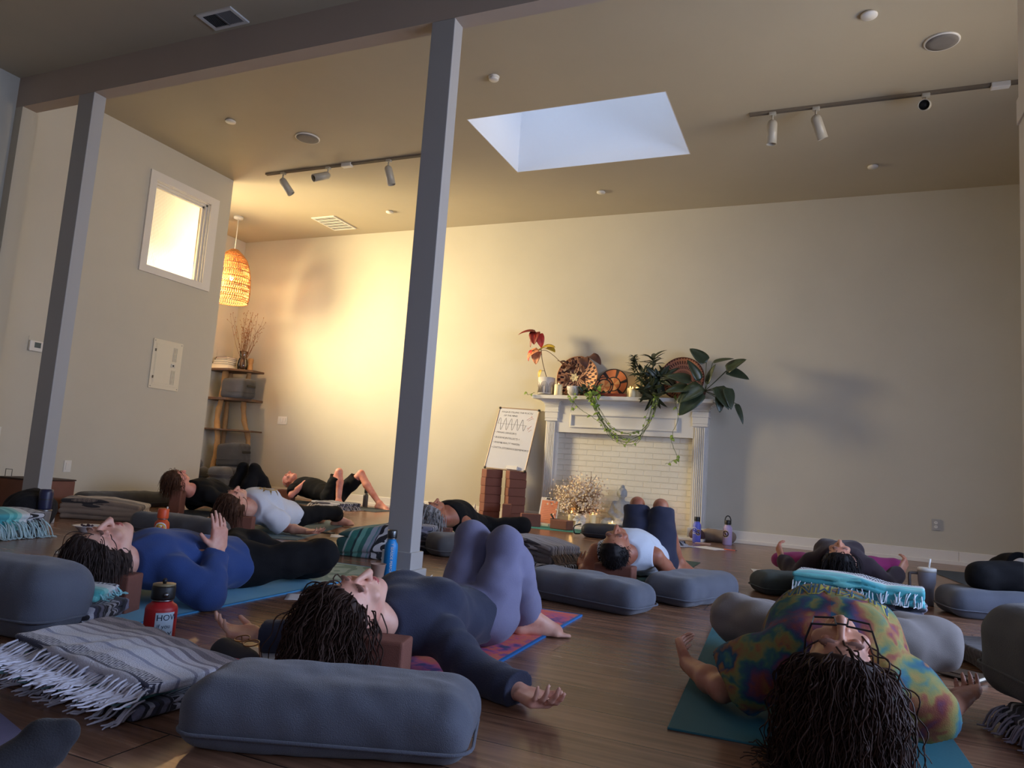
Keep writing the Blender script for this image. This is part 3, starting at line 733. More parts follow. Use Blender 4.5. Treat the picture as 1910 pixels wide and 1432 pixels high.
def leaf(bm, p, d, n, L, W, droop=.3, fold=.25, lobes=0, tip=1.0, heart=0.0, seg=9):
    """a curved leaf blade from p along d, face normal about n"""
    d = Vector(d).normalized(); n = Vector(n); n = (n-d*n.dot(d)).normalized(); s = d.cross(n).normalized()
    rows = []; cur = Vector(p); dd = d.copy(); nn = n.copy()
    for i in range(seg+1):
        u = i/seg
        w = W*.5*(math.sin(PI*min(1, u**.75*1.0))**.8 if not heart else (math.sin(PI*u**.55)**.7))*(1 if u < 1 else 0)
        if lobes: w *= (.55+.45*abs(math.sin(PI*lobes*u+.6)))
        w = max(w, .0004)
        a = cur+s*w+nn*(w*fold); b = cur-s*w+nn*(w*fold)
        back = dd*(-heart*w*.5 if u < .3 else 0)
        rows.append([bm.verts.new(a+back), bm.verts.new(cur+s*w*.5+nn*(w*fold*.35)), bm.verts.new(cur), bm.verts.new(cur-s*w*.5+nn*(w*fold*.35)), bm.verts.new(b+back)])
        q = Matrix.Rotation(-droop/seg, 3, s); dd = q @ dd; nn = q @ nn
        if i < seg: cur = cur+dd*(L/seg)
    for a, b in zip(rows, rows[1:]):
        for k in range(4):
            bm.faces.new((a[k], a[k+1], b[k+1], b[k]))
def solid(o, th=.0012):
    m = o.modifiers.new('thickness', 'SOLIDIFY'); m.thickness = th; m.offset = 0; return o
ap = arch_pot(); base_ = Vector((-3.235, 8.54, MT))
def rel(x, y, z): return Vector((x, y, z))-base_
bm = bmesh.new()
tube(bm, spline([rel(-3.22, 8.54, MT+.19), rel(-3.27, 8.53, 1.93), rel(-3.30, 8.5, 2.06), rel(-3.33, 8.5, 2.22), rel(-3.40, 8.48, 2.40)], 5), .0045, 6)
tube(bm, spline([rel(-3.33, 8.5, 2.18), rel(-3.24, 8.5, 2.17), rel(-3.12, 8.5, 2.09), rel(-2.99, 8.49, 1.97)], 4), .0035, 6)
tube(bm, spline([rel(-3.33, 8.5, 2.18), rel(-3.40, 8.49, 2.185), rel(-3.44, 8.48, 2.17)], 4), .003, 5)
tube(bm, spline([rel(-3.27, 8.53, 1.92), rel(-3.31, 8.52, 1.92)], 2), .0025, 5)
obj('stem', bm, plain('red_brown_stem', (84, 50, 34), .6), ap, True)
for nm, col, leaves in (('red_leaf', (128, 34, 28), [((-3.40, 8.48, 2.41), (-.55, -.3, .12), .20, .085), ((-3.40, 8.48, 2.40), (-.35, -.35, -.62), .17, .05), ((-3.40, 8.47, 2.41), (.02, -.4, -.5), .15, .12)]),
        ('bright_red_leaf', (190, 46, 36), [((-3.37, 8.48, 2.39), (.35, -.2, -.62), .16, .10), ((-3.44, 8.48, 2.18), (-.3, -.3, -.65), .13, .05)]),
        ('salmon_leaf', (214, 142, 104), [((-3.34, 8.48, 2.17), (-.6, -.35, -.2), .16, .14), ((-3.36, 8.48, 2.16), (.0, -.5, -.7), .15, .11)]),
        ('yellow_leaf', (196, 164, 44), [((-3.33, 8.48, 2.18), (.6, -.3, .35), .20, .11), ((-3.25, 8.48, 2.2), (.7, -.3, .0), .13, .10), ((-3.31, 8.52, 1.93), (-.3, -.2, -.7), .11, .045)]),
        ('brown_leaf', (104, 58, 42), [((-3.02, 8.49, 2.0), (-.1, -.3, .3), .08, .05), ((-2.99, 8.49, 1.99), (.2, -.3, -.4), .09, .05)])):
    bm = bmesh.new()
    for p, d, L_, W_ in leaves: leaf(bm, rel(*p), d, (0, -.5, .9), L_*1.2, W_*1.25, .8, .3, heart=.3)
    solid(obj('leaf', bm, leafmat(col, nm, .5), ap, True))
candle(-3.045, 8.47, MT, .052, .135, 'ivory pillar candle on the mantel beside the arch patterned pot')
# woven baskets
def basketmat(name, kind):
    m, t, p = base(name, .7, (190, 130, 90)); v = t.obj(); s = t.sep(v)
    r = t.math('SQRT', t.math('ADD', t.math('MULTIPLY', s[0], s[0]), t.math('MULTIPLY', s[2], s[2])))
    a = t.math('ARCTAN2', s[2], s[0]); coil = t.math('FRACT', t.math('MULTIPLY', r, 62))
    if kind == 0:
        st = t.math('ABSOLUTE', t.math('SINE', t.math('ADD', t.math('MULTIPLY', a, 9), t.math('MULTIPLY', t.math('FLOOR', t.math('MULTIPLY', r, 22)), 1.9))))
        c = t.mix(t.math('GREATER_THAN', st, .80), lin((232, 180, 136)), lin((70, 38, 44))); c = t.mix(t.math('LESS_THAN', st, .16), c, lin((200, 110, 84)))
    elif kind == 1:
        q = t.math('SINE', t.math('MULTIPLY', a, 4)); band = t.math('GREATER_THAN', r, .085)
        ci = t.mix(t.math('GREATER_THAN', q, .1), lin((204, 120, 68)), lin((222, 164, 108)))
        q2 = t.math('SINE', t.math('ADD', t.math('MULTIPLY', a, 3), .9)); co = t.mix(t.math('GREATER_THAN', t.math('ABSOLUTE', q2), .93), lin((216, 128, 78)), lin((40, 36, 44)))
        c = t.mix(band, ci, co); ring = t.math('LESS_THAN', t.math('ABSOLUTE', t.math('SUBTRACT', r, .088)), .007); c = t.mix(ring, c, lin((34, 26, 30)))
    else:
        k = t.math('FLOOR', t.math('MULTIPLY', r, 18)); st = t.math('SINE', t.math('ADD', t.math('MULTIPLY', a, 46), k)); on = t.math('FRACT', t.math('MULTIPLY', r, 18))
        c = t.mix(t.math('MULTIPLY', t.math('GREATER_THAN', st, .0), t.math('GREATER_THAN', on, .35)), lin((196, 132, 104)), lin((92, 50, 42)))
    t.l.new(c, p.inputs['Base Color'])
    t.l.new(t.bump(t.math('ADD', coil, t.math('MULTIPLY', t.math('SINE', t.math('MULTIPLY', a, 150)), .3)), .7, .003), p.inputs['Normal']); return m
def basket(x, y, z, r, kind, label, lean, depth=.06):
    t = thing('woven_basket', label, 'basket', (x, y, z), rot=(lean, 0, 0))
    n = 60; prof = []
    for i in range(19): prof.append((max(.001, r*i/18), -depth*(1-(i/18)**2)))
    bm = bmesh.new(); lathe(bm, prof+[(r*1.0, .010)]+[(r*(18-i)/18+.0005, -depth*(1-((18-i)/18)**2)+.010) for i in range(1, 18)], n, rot=Matrix.Rotation(PI/2, 3, 'X'), cap=False, c=(0, 0, r))
    me_off = Vector((0, 0, r))
    for v in bm.verts: v.co -= me_off
    o = obj('weave', bm, basketmat('basket_weave_%d' % kind, kind), t, True); o.location = (0, 0, r)
    bm = bmesh.new(); tube(bm, [(r*math.cos(2*PI*k/60), -.006, r+r*math.sin(2*PI*k/60)) for k in range(61)], .007, 6, False); obj('rim', bm, plain('basket_rim_%d' % kind, ((196, 138, 96), (44, 34, 36), (96, 50, 40))[kind], .7), t, True)
    return t
basket(-2.865, 8.60, MT+.002, .265, 0, 'large round woven basket with dark chevrons leaning on the wall, left on the mantel', -.16)
basket(-2.40, 8.62, MT+.002, .185, 1, 'medium round orange and black woven basket leaning in the middle of the mantel', -.16, .04)
o = basket(-2.49, 8.545, MT+.030, .115, 1, 'small round orange woven basket in front of the medium one on the mantel', -.22, .03)
basket(-1.55, 8.58, MT+.002, .258, 2, 'large round brown woven basket behind the plants, right on the mantel', -.14)
t = thing('incense_box', 'low dark red wooden box in front of the small basket', 'box', (-2.34, 8.46, MT))
obj('body', box((0, 0, .015), (.33, .05, .03), .003), plain('dark_red_wood', (112, 46, 32), .45), t); obj('lid', box((0, 0, .034), (.335, .054, .008), .002), plain('dark_red_wood', (112, 46, 32), .45), t)
candle(-2.10, 8.46, MT, .042, .10, 'ivory candle on the mantel right of the dark red box', True)
candle(-2.03, 8.50, MT, .042, .125, 'ivory candle on the mantel beside the spiky plant', True)
candle(-2.155, 8.56, MT, .036, .12, 'white candle behind the other two on the mantel')
# small white pot with trailing vine
t = thing('plant_pot', 'small white pot with brown leaved plant and trailing green vines on the mantel', 'potted plant', (-2.84, 8.47, MT)); bo = Vector((-2.84, 8.47, MT))
obj('pot', lat([(.05, 0), (.075, .03), (.09, .09), (.092, .115), (.086, .115), (.08, .09), (.01, .09)], 32), plain('pot_white', (206, 200, 194), .35, var=.03), t, True)
bm = bmesh.new(); bmf = bmesh.new(); R = random.Random(3); bs = bmesh.new()
for i in range(20):
    a = R.uniform(0, 2*PI); r = R.uniform(.02, .15); p = Vector((r*math.cos(a)*1.2, -abs(r*math.sin(a))*.5, R.uniform(.10, .40)))
    leaf(bm, p, (R.uniform(-1, 1), R.uniform(-.8, -.1), R.uniform(-.6, .5)), (0, -1, .4), R.uniform(.06, .12), R.uniform(.04, .075), .6, .25, heart=.3, seg=6)
for p, d, L_, W_ in (((.19, -.02, .50), (.8, -.3, -.25), .19, .13), ((.10, -.02, .47), (.25, -.4, -.25), .17, .14), ((.02, -.03, .36), (-.2, -.4, -.5), .14, .10), ((-.10, -.03, .40), (-.3, -.4, .3), .10, .06)):
    leaf(bm, p, d, (0, -.6, .8), L_, W_, .9, .3, heart=.4); tube(bs, spline([(0, 0, .1), (p[0]*.5, p[1], p[2]*.6), p], 4), .003, 5)
solid(obj('brown_leaves', bm, leafmat((92, 56, 44), 'begonia_leaf', .5), t, True))
for k in range(6):
    a = 2*PI*k/6+.2; leaf(bmf, (0.03, -.09, .215), (math.cos(a), -.35, math.sin(a)), (0, -1, 0), .06, .035, .3, .2, seg=5)
solid(obj('pale_bloom', bmf, leafmat((226, 196, 150), 'pale_bloom', .6), t, True)); obj('stems', bs, plain('brown_stem', (86, 60, 40), .7), t, True)
def vine(pts, nl, seed, lsize, bmv, bml, r=.0028, off=bo, jitter=.02):
    R = random.Random(seed); P = spline([Vector(p)-off for p in pts], 6)
    P = [p+Vector((R.uniform(-jitter, jitter)*.3, R.uniform(-jitter, 0)*.5, R.uniform(-jitter, jitter)*.3)) if 0 < i < len(P)-1 else p for i, p in enumerate(P)]
    tube(bmv, P, r, 4)
    for i in range(nl):
        k = R.randrange(2, len(P)); p = P[k]; d = Vector((R.uniform(-1, 1), R.uniform(-.8, -.2), R.uniform(-1, .1)))
        leaf(bml, p, d, (0, -1, .5), lsize*R.uniform(.7, 1.2), lsize*R.uniform(.5, .75), .5, .25, heart=.4, seg=5)
bmv = bmesh.new(); bml = bmesh.new()
for i in range(15):
    R = random.Random(50+i); dz = R.uniform(-.06, .09); dx = R.uniform(-.05, .05)
    vine([(-2.62+dx, 8.42, MT+.05), (-2.55+dx, 8.33, 1.55), (-2.46+dx*.8, 8.36, 1.34+dz), (-2.31+dx*.5, 8.38, 1.15+dz), (-2.14, 8.38, 1.08+dz), (-1.98-dx*.4, 8.38, 1.12+dz), (-1.87-dx, 8.36, 1.30+dz*.6), (-1.80-dx, 8.33, 1.56), (-1.80, 8.44, MT+.06)][:9 if i % 3 else 6], 5, 80+i, .042, bmv, bml)
vine([(-2.80, 8.38, MT+.08), (-2.80, 8.35, 1.56), (-2.74, 8.37, 1.45), (-2.58, 8.38, 1.36), (-2.44, 8.37, 1.27)], 3, 5, .05, bmv, bml)
vine([(-2.78, 8.37, MT+.06), (-2.79, 8.35, 1.54), (-2.83, 8.37, 1.40)], 4, 6, .05, bmv, bml); vine([(-2.90, 8.40, MT+.06), (-2.86, 8.35, 1.56), (-2.76, 8.36, 1.58)], 3, 8, .05, bmv, bml)
vine([(-3.33, 8.40, MT+.02), (-3.40, 8.38, MT-.01), (-3.43, 8.38, MT+.02)], 2, 11, .05, bmv, bml)
vine([(-1.58, 8.42, MT+.05), (-1.575, 8.36, 1.58), (-1.53, 8.38, 1.38), (-1.60, 8.40, 1.13), (-1.53, 8.41, .93), (-1.56, 8.41, .88), (-1.66, 8.40, .83)], 9, 12, .055, bmv, bml)
obj('trailing_vines', bmv, plain('green_stem', (88, 104, 48), .6), t, True)
bl2 = bmesh.new(); R = random.Random(21)
for i in range(16): leaf(bl2, (-2.53+R.uniform(-.07, .08)+2.84, -.14+R.uniform(-.03, .03), R.uniform(-.12, .10)), (R.uniform(-.6, .6), -.6, R.uniform(-1, .2)), (0, -1, .5), .065, .045, .5, .3, heart=.4, seg=5)
solid(obj('vine_leaves', bml, leafmat((128, 150, 66), 'vine_leaf', .45), t, True)); solid(obj('leaf_cluster', bl2, leafmat((112, 140, 52), 'vine_leaf_bright', .45), t, True))
R = random.Random(23); bl3 = bmesh.new()
for i in range(46): leaf(bl3, (R.uniform(.06, .36), R.uniform(-.08, .03), R.uniform(.02, .13)), (R.uniform(-.8, .8), -.6, R.uniform(-.4, .7)), (0, -1, .6), .06, .04, .6, .3, heart=.4, seg=5)
solid(obj('dark_ivy', bl3, leafmat((48, 64, 40), 'dark_ivy', .45), t, True))
# spiky dark plant
t = thing('potted_plant', 'dark spiky plant with long pointed leaves spilling over the mantel', 'potted plant', (-1.87, 8.50, MT))
obj('pot', lat([(.07, 0), (.10, .10), (.105, .12), (.095, .12), (.09, .10), (.01, .1)], 28), plain('dark_clay_pot', (58, 34, 28), .6), t, True)
bm = bmesh.new(); bs = bmesh.new(); R = random.Random(9)
heads = [((-.24, -.03, .50), (-.1, -.2, 1), 70, .085, .022), ((-.24, -.03, .40), (-.1, -.2, 1), 24, .10, .024), ((.0, -.05, .47), (.0, -.3, 1), 12, .22, .055), ((-.10, -.06, .28), (-.4, -.5, .6), 18, .21, .048), ((.08, -.08, .22), (.1, -.8, .1), 18, .22, .058), ((-.02, -.10, .08), (-.2, -.8, -.6), 16, .24, .048), ((.16, -.04, .26), (.3, -.4, .5), 12, .18, .06), ((.05, -.12, .0), (.1, -.7, -.7), 10, .24, .05)]
for c, d, n, L_, W_ in heads:
    c = Vector(c); d = Vector(d).normalized(); tube(bs, spline([(0, 0, .1), Vector((c.x*.6, c.y*.5, .1+(c.z-.1)*.5)), c], 5), .008, 6)
    for i in range(n):
        a = i*2.4; s = d.orthogonal().normalized(); o = (Matrix.Rotation(a, 3, d) @ s)*R.uniform(.5, 1.3); p = c-d*(.16*i/n if n > 20 else .10*i/n)
        leaf(bm, p, o+d*R.uniform(.3, 1.1), (d*1.0-o*.3), L_*R.uniform(.7, 1.1), W_, .6, .3, seg=6)
solid(obj('leaves', bm, leafmat((38, 50, 34), 'spiky_leaf', .35), t, True)); obj('stems', bs, plain('dark_stem', (46, 52, 34), .7), t, True)
# philodendron
t = thing('potted_plant', 'large leaved dark green plant in a brown pot at the right end of the mantel', 'potted plant', (-1.36, 8.52, MT)); po = Vector((-1.36, 8.52, MT))
obj('pot', lat([(.08, 0), (.105, .07), (.11, .09), (.10, .09), (.095, .07), (.01, .07)], 28), plain('brown_clay_pot', (96, 54, 42), .6), t, True)
hub = Vector((-1.25, 8.44, 1.70)); bm = bmesh.new(); bs = bmesh.new()
tube(bs, spline([(0, 0, .06), (.06, -.04, .10), hub-po], 5), .014, 8)
# (leaf base, direction, normal, length, width)
for p, d, n, L_, W_ in (((-1.245, 8.42, 2.02), (-.72, -.12, .72), (.3, -.9, .35), .25, .13), ((-1.175, 8.42, 2.02), (.9, -.1, .32), (-.3, -.7, .75), .23, .065), ((-1.015, 8.40, 1.925), (.62, -.15, .50), (-.3, -.75, .6), .24, .145),
        ((-1.02, 8.40, 1.925), (.95, -.15, -.24), (.1, -.8, .6), .26, .12), ((-1.30, 8.36, 1.80), (-.35, -.35, .75), (.5, -.8, .2), .27, .10), ((-1.22, 8.36, 1.76), (.22, -.25, .85), (-.6, -.7, .2), .24, .085),
        ((-1.27, 8.36, 1.74), (-.8, -.4, -.55), (.2, -.8, .6), .34, .17), ((-1.30, 8.36, 1.69), (-.55, -.45, -.8), (.1, -.9, .3), .36, .20), ((-1.40, 8.38, 1.80), (-.8, -.3, .22), (.1, -.8, .6), .28, .13),
        ((-1.08, 8.38, 1.64), (.12, -.25, -.9), (.35, -.9, 0), .19, .095), ((-1.11, 8.38, 1.74), (.50, -.3, -.75), (.4, -.85, .2), .29, .14), ((-1.0, 8.38, 1.73), (.30, -.3, -.9), (.5, -.8, .2), .25, .11), ((-.90, 8.38, 1.555), (.42, -.2, -.85), (.5, -.8, .2), .24, .06), ((-1.42, 8.37, 1.72), (-.9, -.35, -.1), (.1, -.8, .7), .26, .14)):
    leaf(bm, Vector(p)-po, d, n, L_*1.05, W_*1.2, .35, .22, heart=.25, seg=10)
    mid = (Vector(p)+hub)/2+Vector((0, -.02, -.01)); tube(bs, spline([hub-po, mid-po, Vector(p)-po], 5), .0045, 6)
tube(bs, spline([Vector((-1.25, 8.44, 1.69))-po, Vector((-1.08, 8.4, 1.60))-po, Vector((-.98, 8.38, 1.565))-po, Vector((-.90, 8.38, 1.555))-po], 5), .004, 6)
solid(obj('leaves', bm, leafmat((54, 66, 48), 'philodendron_leaf', .32), t, True), .0016); obj('stems', bs, plain('philodendron_stem', (66, 74, 46), .6), t, True)
# ------------------------------------------------------------------ yoga props on the floor
M_foam = plain('brown_foam', (120, 74, 60), .8, var=.08, nscale=40, bump=.3, bscale=300)
block_mesh = None
def block(x, y, rzv, label, lay='flat', z=0.0, group=None):
    """foam block .23 x .15 x .105; lay: flat, edge (.15 high), tall (.23 high)"""
    global block_mesh
    if block_mesh is None:
        bm = box((0, 0, 0), (.23, .15, .105), .009, seg=3); block_mesh = bpy.data.meshes.new('yoga_block'); bm.to_mesh(block_mesh); bm.free(); block_mesh.materials.append(M_foam)
    o = bpy.data.objects.new('yoga_block', block_mesh); COL.objects.link(o)
    h = {'flat': .0525, 'edge': .075, 'tall': .115}[lay]; e = {'flat': (0, 0, rzv), 'edge': (PI/2, 0, rzv), 'tall': (0, PI/2, rzv)}[lay]
    o.location = (x, y, z+h); o.rotation_euler = e
    return tag(o, label, 'yoga block', group)
ordn = ('bottom', 'second from the bottom', 'third from the bottom', 'third from the top', 'second from the top', 'top')
for i in range(6):
    block(-3.85+.004*(i % 2), 8.42, .85+.03*((i*7) % 3-1), 'brown foam block, %s of the left stack under the whiteboard' % ordn[i], z=.105*i, group='block stacks under the whiteboard')
    block(-3.52-.005*(i % 2), 8.44, .75+.03*((i*5) % 3-1), 'brown foam block, %s of the right stack under the whiteboard' % ordn[i], z=.105*i, group='block stacks under the whiteboard')
block(-3.50, 8.16, .35, 'brown foam block standing on edge in front of the right block stack', 'tall')
block(-3.13, 8.02, .5, 'brown foam block standing at the end of the teal mat beside the clipboard', 'edge'); block(-2.74, 8.02, -.25, 'brown foam block lying flat on the teal mat by the candles', z=.007)
# whiteboard leaning on the wall, standing on the two stacks
wb = thing('whiteboard', 'white dry erase board with handwriting leaning on the wall on two block stacks', 'whiteboard', (-3.675, 8.40, .632), rot=(-.33, 0, 0)); wb.rotation_euler = (-.335, .035, -.02)
BW, BH = .575, .86
obj('board', box((0, .010, BH/2), (BW-.02, .012, BH-.02)), plain('whiteboard_enamel', (206, 206, 214), .25, var=.02), wb)
bm = bmesh.new()
for c, s in (((0, .01, .008), (BW, .022, .016)), ((0, .01, BH-.008), (BW, .022, .016)), ((-BW/2+.006, .01, BH/2), (.012, .022, BH-.03)), ((BW/2-.006, .01, BH/2), (.012, .022, BH-.03))): bx(bm, c, s, bevel=.003)
fr = obj('frame', bm, plain('pale_aluminium', (178, 158, 142), .4, .6), wb)
bm = bmesh.new()
for sx in (-1, 1):
    for z in (.012, BH-.012): bx(bm, (sx*(BW/2-.010), .008, z), (.03, .026, .03), bevel=.006)
obj('corner_cap', bm, M_black, fr)
M_ink = plain('black_marker_ink', (58, 56, 66), .6); M_inko = plain('orange_marker_ink', (214, 130, 96), .6)
def wtext(s, x, z, size, mat, nm='handwriting', rot=-.05, shear=.12):
    M = Matrix.Translation((x, .0035, z)) @ Matrix.Rotation(rot, 4, 'Y') @ Matrix.Rotation(PI/2, 4, 'X')
    return obj(nm, text_bm(s, size, M, .001, shear, .92, thin=-.0003), mat, wb)
wtext('YOGA IS STILLING THE FLUCTU', -.245, .785, .034, M_ink, rot=.0); wtext('OF THE MIND', -.20, .735, .034, M_ink, rot=.0)
bm = bmesh.new(); tube(bm, [(-.255+.40*k/80, .003, .625+.085*math.sin(k/80*2*PI*5)*(1-.1*(k/80))) for k in range(81)], .0014, 4); obj('drawn_wave', bm, M_ink, wb)
bm = bmesh.new(); tube(bm, [(-.26, .003, .63), (0, .003, .626), (.16, .003, .622)], .0011, 4); obj('drawn_line', bm, M_ink, wb)
bm = bmesh.new()
for q in (((.14, .70), (.18, .735), (.215, .755)), ((.16, .69), (.21, .725)), ((.19, .765), (.20, .74), (.235, .72)), ((.18, .56), (.20, .60), (.225, .63)), ((.20, .54), (.235, .575)), ((.17, .585), (.19, .595))):
    tube(bm, [(a, .003, b) for a, b in q], .0016, 4)
obj('orange_scribble', bm, M_inko, wb)
for i, s in enumerate(('\u2022 MANAS (SENSORY)', '\u2022 BUDDHI (INTELLECT) \u2261', '\u2022 AHAMKARA (\u201cI\u201d MAKER)', '\u2022 CHITTA (STOREHOUSE/MEMORY)')): wtext(s, -.262, .495-.07*i, .036, M_ink, rot=.03)
o = box((.105, -.012, .035), (.15, .03, .05), .006); obj('eraser_cloth', o, plain('white_cloth', (222, 218, 214), .9), wb)
bm = bmesh.new(); tube(bm, [(.03, -.006, .022), (.16, -.006, .022)], .007, 8); obj('marker', bm, M_white, wb)
bm = bmesh.new(); tube(bm, [(-3.70, 8.66, .34), (-3.70, 8.66, .42)], .008, 8)
# small spray bottle and things by the wall
t = thing('spray_bottle', 'small white and black spray bottle by the wall left of the block stacks', 'bottle', (-4.07, 8.45, 0))
obj('bottle_body', lat([(.028, 0), (.03, .01), (.03, .10), (.016, .115)], 20), M_white, t, True); obj('bottle_label', lat([(.0306, .02), (.0306, .085)], 20, cap=False), M_dark, t, True); obj('nozzle', lat([(.012, .115), (.012, .15), (.005, .175), (.003, .178)], 14), M_white, t, True)
for i, (x, y, c, lab) in enumerate(((-4.20, 8.38, (214, 210, 204), 'pale wrapped item on the floor by the spray bottle'), (-4.17, 8.27, (40, 38, 40), 'dark small pouch on the floor by the spray bottle'))):
    f = Field((-.08, -.06, -.02), (.08, .06, .08), .006); f.ell((0, 0, .015), (.055, .04, .022)); f.folds(.003, 60, i); o = fmesh('pouch', f, plain('pouch_%d' % i, c, .8), None, floor=0); o.location = (x, y, 0); tag(o, lab, 'pouch')
# clipboard with orange sheet leaning on the left column
t = thing('clipboard', 'white clipboard with an orange lined sheet leaning in front of the left fireplace column', 'clipboard', (-3.04, 8.33, .03), rot=(-.28, .02, .05))
obj('board', box((0, .006, .16), (.235, .004, .32), .001), plain('clipboard_white', (224, 214, 206), .5), t)
obj('sheet', box((0, .002, .145), (.20, .002, .275)), plain('orange_paper', (226, 142, 106), .7, var=.05), t)
bm = bmesh.new()
for i in range(9): bx(bm, (0, .0005, .05+.022*i), (.16-.02*(i % 3), .0006, .0022))
obj('text_line', bm, plain('sheet_text', (170, 92, 70), .7), t)
bm = bmesh.new(); bx(bm, (0, -.004, .305), (.11, .012, .018), bevel=.004); tube(bm, [(-.05, -.006, .30), (-.045, -.012, .325), (.045, -.012, .325), (.05, -.006, .30)], .004, 6); obj('clip', bm, M_met, t)
# teacher's mat and the altar
def matbuild(label, c, w, l, rzv, mat, th=.006, edge=None, name='yoga_mat', z=0.0):
    if edge:
        t = thing(name, label, 'yoga mat', (c[0], c[1], z), rzv)
        obj('mat_sheet', box((0, 0, th/2), (w-.024, l-.024, th), .001), mat, t)
        bm = bmesh.new(); bx(bm, (0, l/2-.006, th/2), (w, .012, th+.001)); bx(bm, (0, -l/2+.006, th/2), (w, .012, th+.001)); bx(bm, (w/2-.006, 0, th/2), (.012, l-.024, th+.001)); bx(bm, (-w/2+.006, 0, th/2), (.012, l-.024, th+.001))
        obj('edge_binding', bm, edge, t); return t
    o = obj(name, box((0, 0, th/2), (w, l, th), .0015), mat, None, loc=(c[0], c[1], z)); o.rotation_euler[2] = rzv; return tag(o, label, 'yoga mat')
def ribmat(name, col, rough=.75, per=.006):
    m, t, p = base(name, rough, col); v = t.obj(); s = t.sep(v)
    a = t.math('MULTIPLY', t.math('SINE', t.math('MULTIPLY', s[0], 2*PI/per)), t.math('SINE', t.math('MULTIPLY', s[1], 2*PI/per))); n = t.noise(v, 8, 3)
    f = t.math('ADD', t.math('MULTIPLY_ADD', a, .16, .84), t.math('MULTIPLY', n.outputs[0], .14))
    t.l.new(t.mix(1.0, lin(col), t.add('ShaderNodeCombineXYZ', ins={0: f, 1: f, 2: f}).outputs[0], 'MULTIPLY'), p.inputs['Base Color']); t.l.new(t.bump(a, .4, .002), p.inputs['Normal']); return m
M_teal = ribmat('teal_mat', (64, 150, 140)); M_tealb = ribmat('bright_teal_mat', (40, 176, 150)); M_green = ribmat('green_mat', (58, 84, 72)); M_tiemat = ribmat('deep_teal_mat', (44, 110, 122), .7); M_greyblue = ribmat('grey_blue_mat', (96, 118, 124)); M_olive = ribmat('olive_mat', (104, 112, 92)); M_darkmat = ribmat('dark_slate_mat', (62, 72, 82)); M_lav = ribmat('lavender_mat', (120, 116, 150))
matbuild('teal yoga mat lying along the front of the fireplace', (-2.30, 8.03), 1.66, .44, .0, M_teal)
candle(-2.765, 8.44, .03, .040, .15, 'ivory candle left of the dried flower vase', True, 'altar candles'); candle(-2.50, 8.44, .03, .040, .15, 'ivory candle right of the dried flower vase', True, 'altar candles')
candle(-2.20, 8.22, .007, .046, .11, 'short wide candle in front of the stone statue', True, 'altar candles'); candle(-1.60, 8.45, .03, .036, .18, 'candle behind the knees at the right of the hearth', True, 'altar candles')
t = thing('mortar_bowl', 'small black stone bowl with a pestle by the clipboard', 'bowl', (-2.92, 8.30, .03))
obj('bowl_body', lat([(.03, 0), (.04, .008), (.058, .05), (.062, .068), (.056, .068), (.05, .05), (.03, .02), (.002, .018)], 28, cap=False), M_black, t, True)
bm = bmesh.new(); tube(bm, [(.0, 0, .03), (-.03, 0, .08), (-.06, .0, .12)], [.012, .009, .014], 10); obj('pestle', bm, M_black, t, True)
o = obj('card_box', box((0, 0, .02), (.09, .05, .03), .003), M_white, loc=(-3.02, 8.245, .0)); tag(o, 'tiny white box on the floor edge between clipboard and black bowl', 'box')
# dried flower arrangement
t = thing('flower_vase', 'white vase with a pale bow holding a large bunch of dried flowers', 'vase', (-2.645, 8.44, .03))
obj('vase_body', lat([(.05, 0), (.055, .01), (.062, .10), (.06, .15), (.05, .15), (.05, .1), (.01, .02)], 28), plain('white_ceramic', (214, 208, 204), .4), t, True)
bm = bmesh.new()
for s in (-1, 1):
    leaf(bm, (0, -.066, .10), (s, -.1, -.35), (0, -1, .1), .09, .05, .3, .2); leaf(bm, (0, -.066, .10), (s*.5, -.1, -1), (0, -1, 0), .11, .03, .1, .1)
    leaf(bm, (0, -.066, .10), (s, -.1, .35), (0, -1, .1), .07, .04, .5, .2)
solid(obj('bow', bm, plain('white_cloth', (222, 218, 214), .9), t, True), .002)
bs = bmesh.new(); bA = bmesh.new(); bB = bmesh.new(); bC = bmesh.new(); R = random.Random(12)
for i in range(190):
    a = R.uniform(0, 2*PI); el = R.uniform(.05, 1.35); r = R.uniform(.21, .39)*(1 if el < 1.1 else .95); c = Vector((0, 0, .14))
    d = Vector((math.cos(a)*math.cos(el)*1.05, math.sin(a)*math.cos(el)*.55, math.sin(el)*1.15)); tip = c+d*r
    if tip.y > .15: tip.y = .15-R.uniform(0, .05)
    if tip.x > .23: tip.x = .23-R.uniform(0, .06)
    mid = c.lerp(tip, .5)+Vector((0, 0, .03)); tube(bs, spline([c, mid, tip], 3), .0014, 3)
    kind = R.random()
    if el < .36 and kind < .5:
        for k in range(7): leaf(bC, c.lerp(tip, .45+.08*k), (R.uniform(-1, 1), R.uniform(-1, .3), R.uniform(-.5, .5)), (0, -.4, 1), .045, .016, .3, .3, seg=3)
    elif kind < .78:
        for k in range(11):
            q = tip+Vector((R.gauss(0, .04), R.gauss(0, .03), R.gauss(0, .045))); leaf(bA, q, (R.uniform(-1, 1), R.uniform(-1, .2), R.uniform(-1, 1)), (R.uniform(-1, 1), -1, R.uniform(0, 1)), .026, .024, .2, .3, seg=3)
    else:
        for k in range(6):
            q = tip+Vector((R.gauss(0, .03), R.gauss(0, .02), R.gauss(0, .03))); lathe(bB, [(.001, -.006), (.006, 0), (.001, .006)], 5, c=q, cap=False)
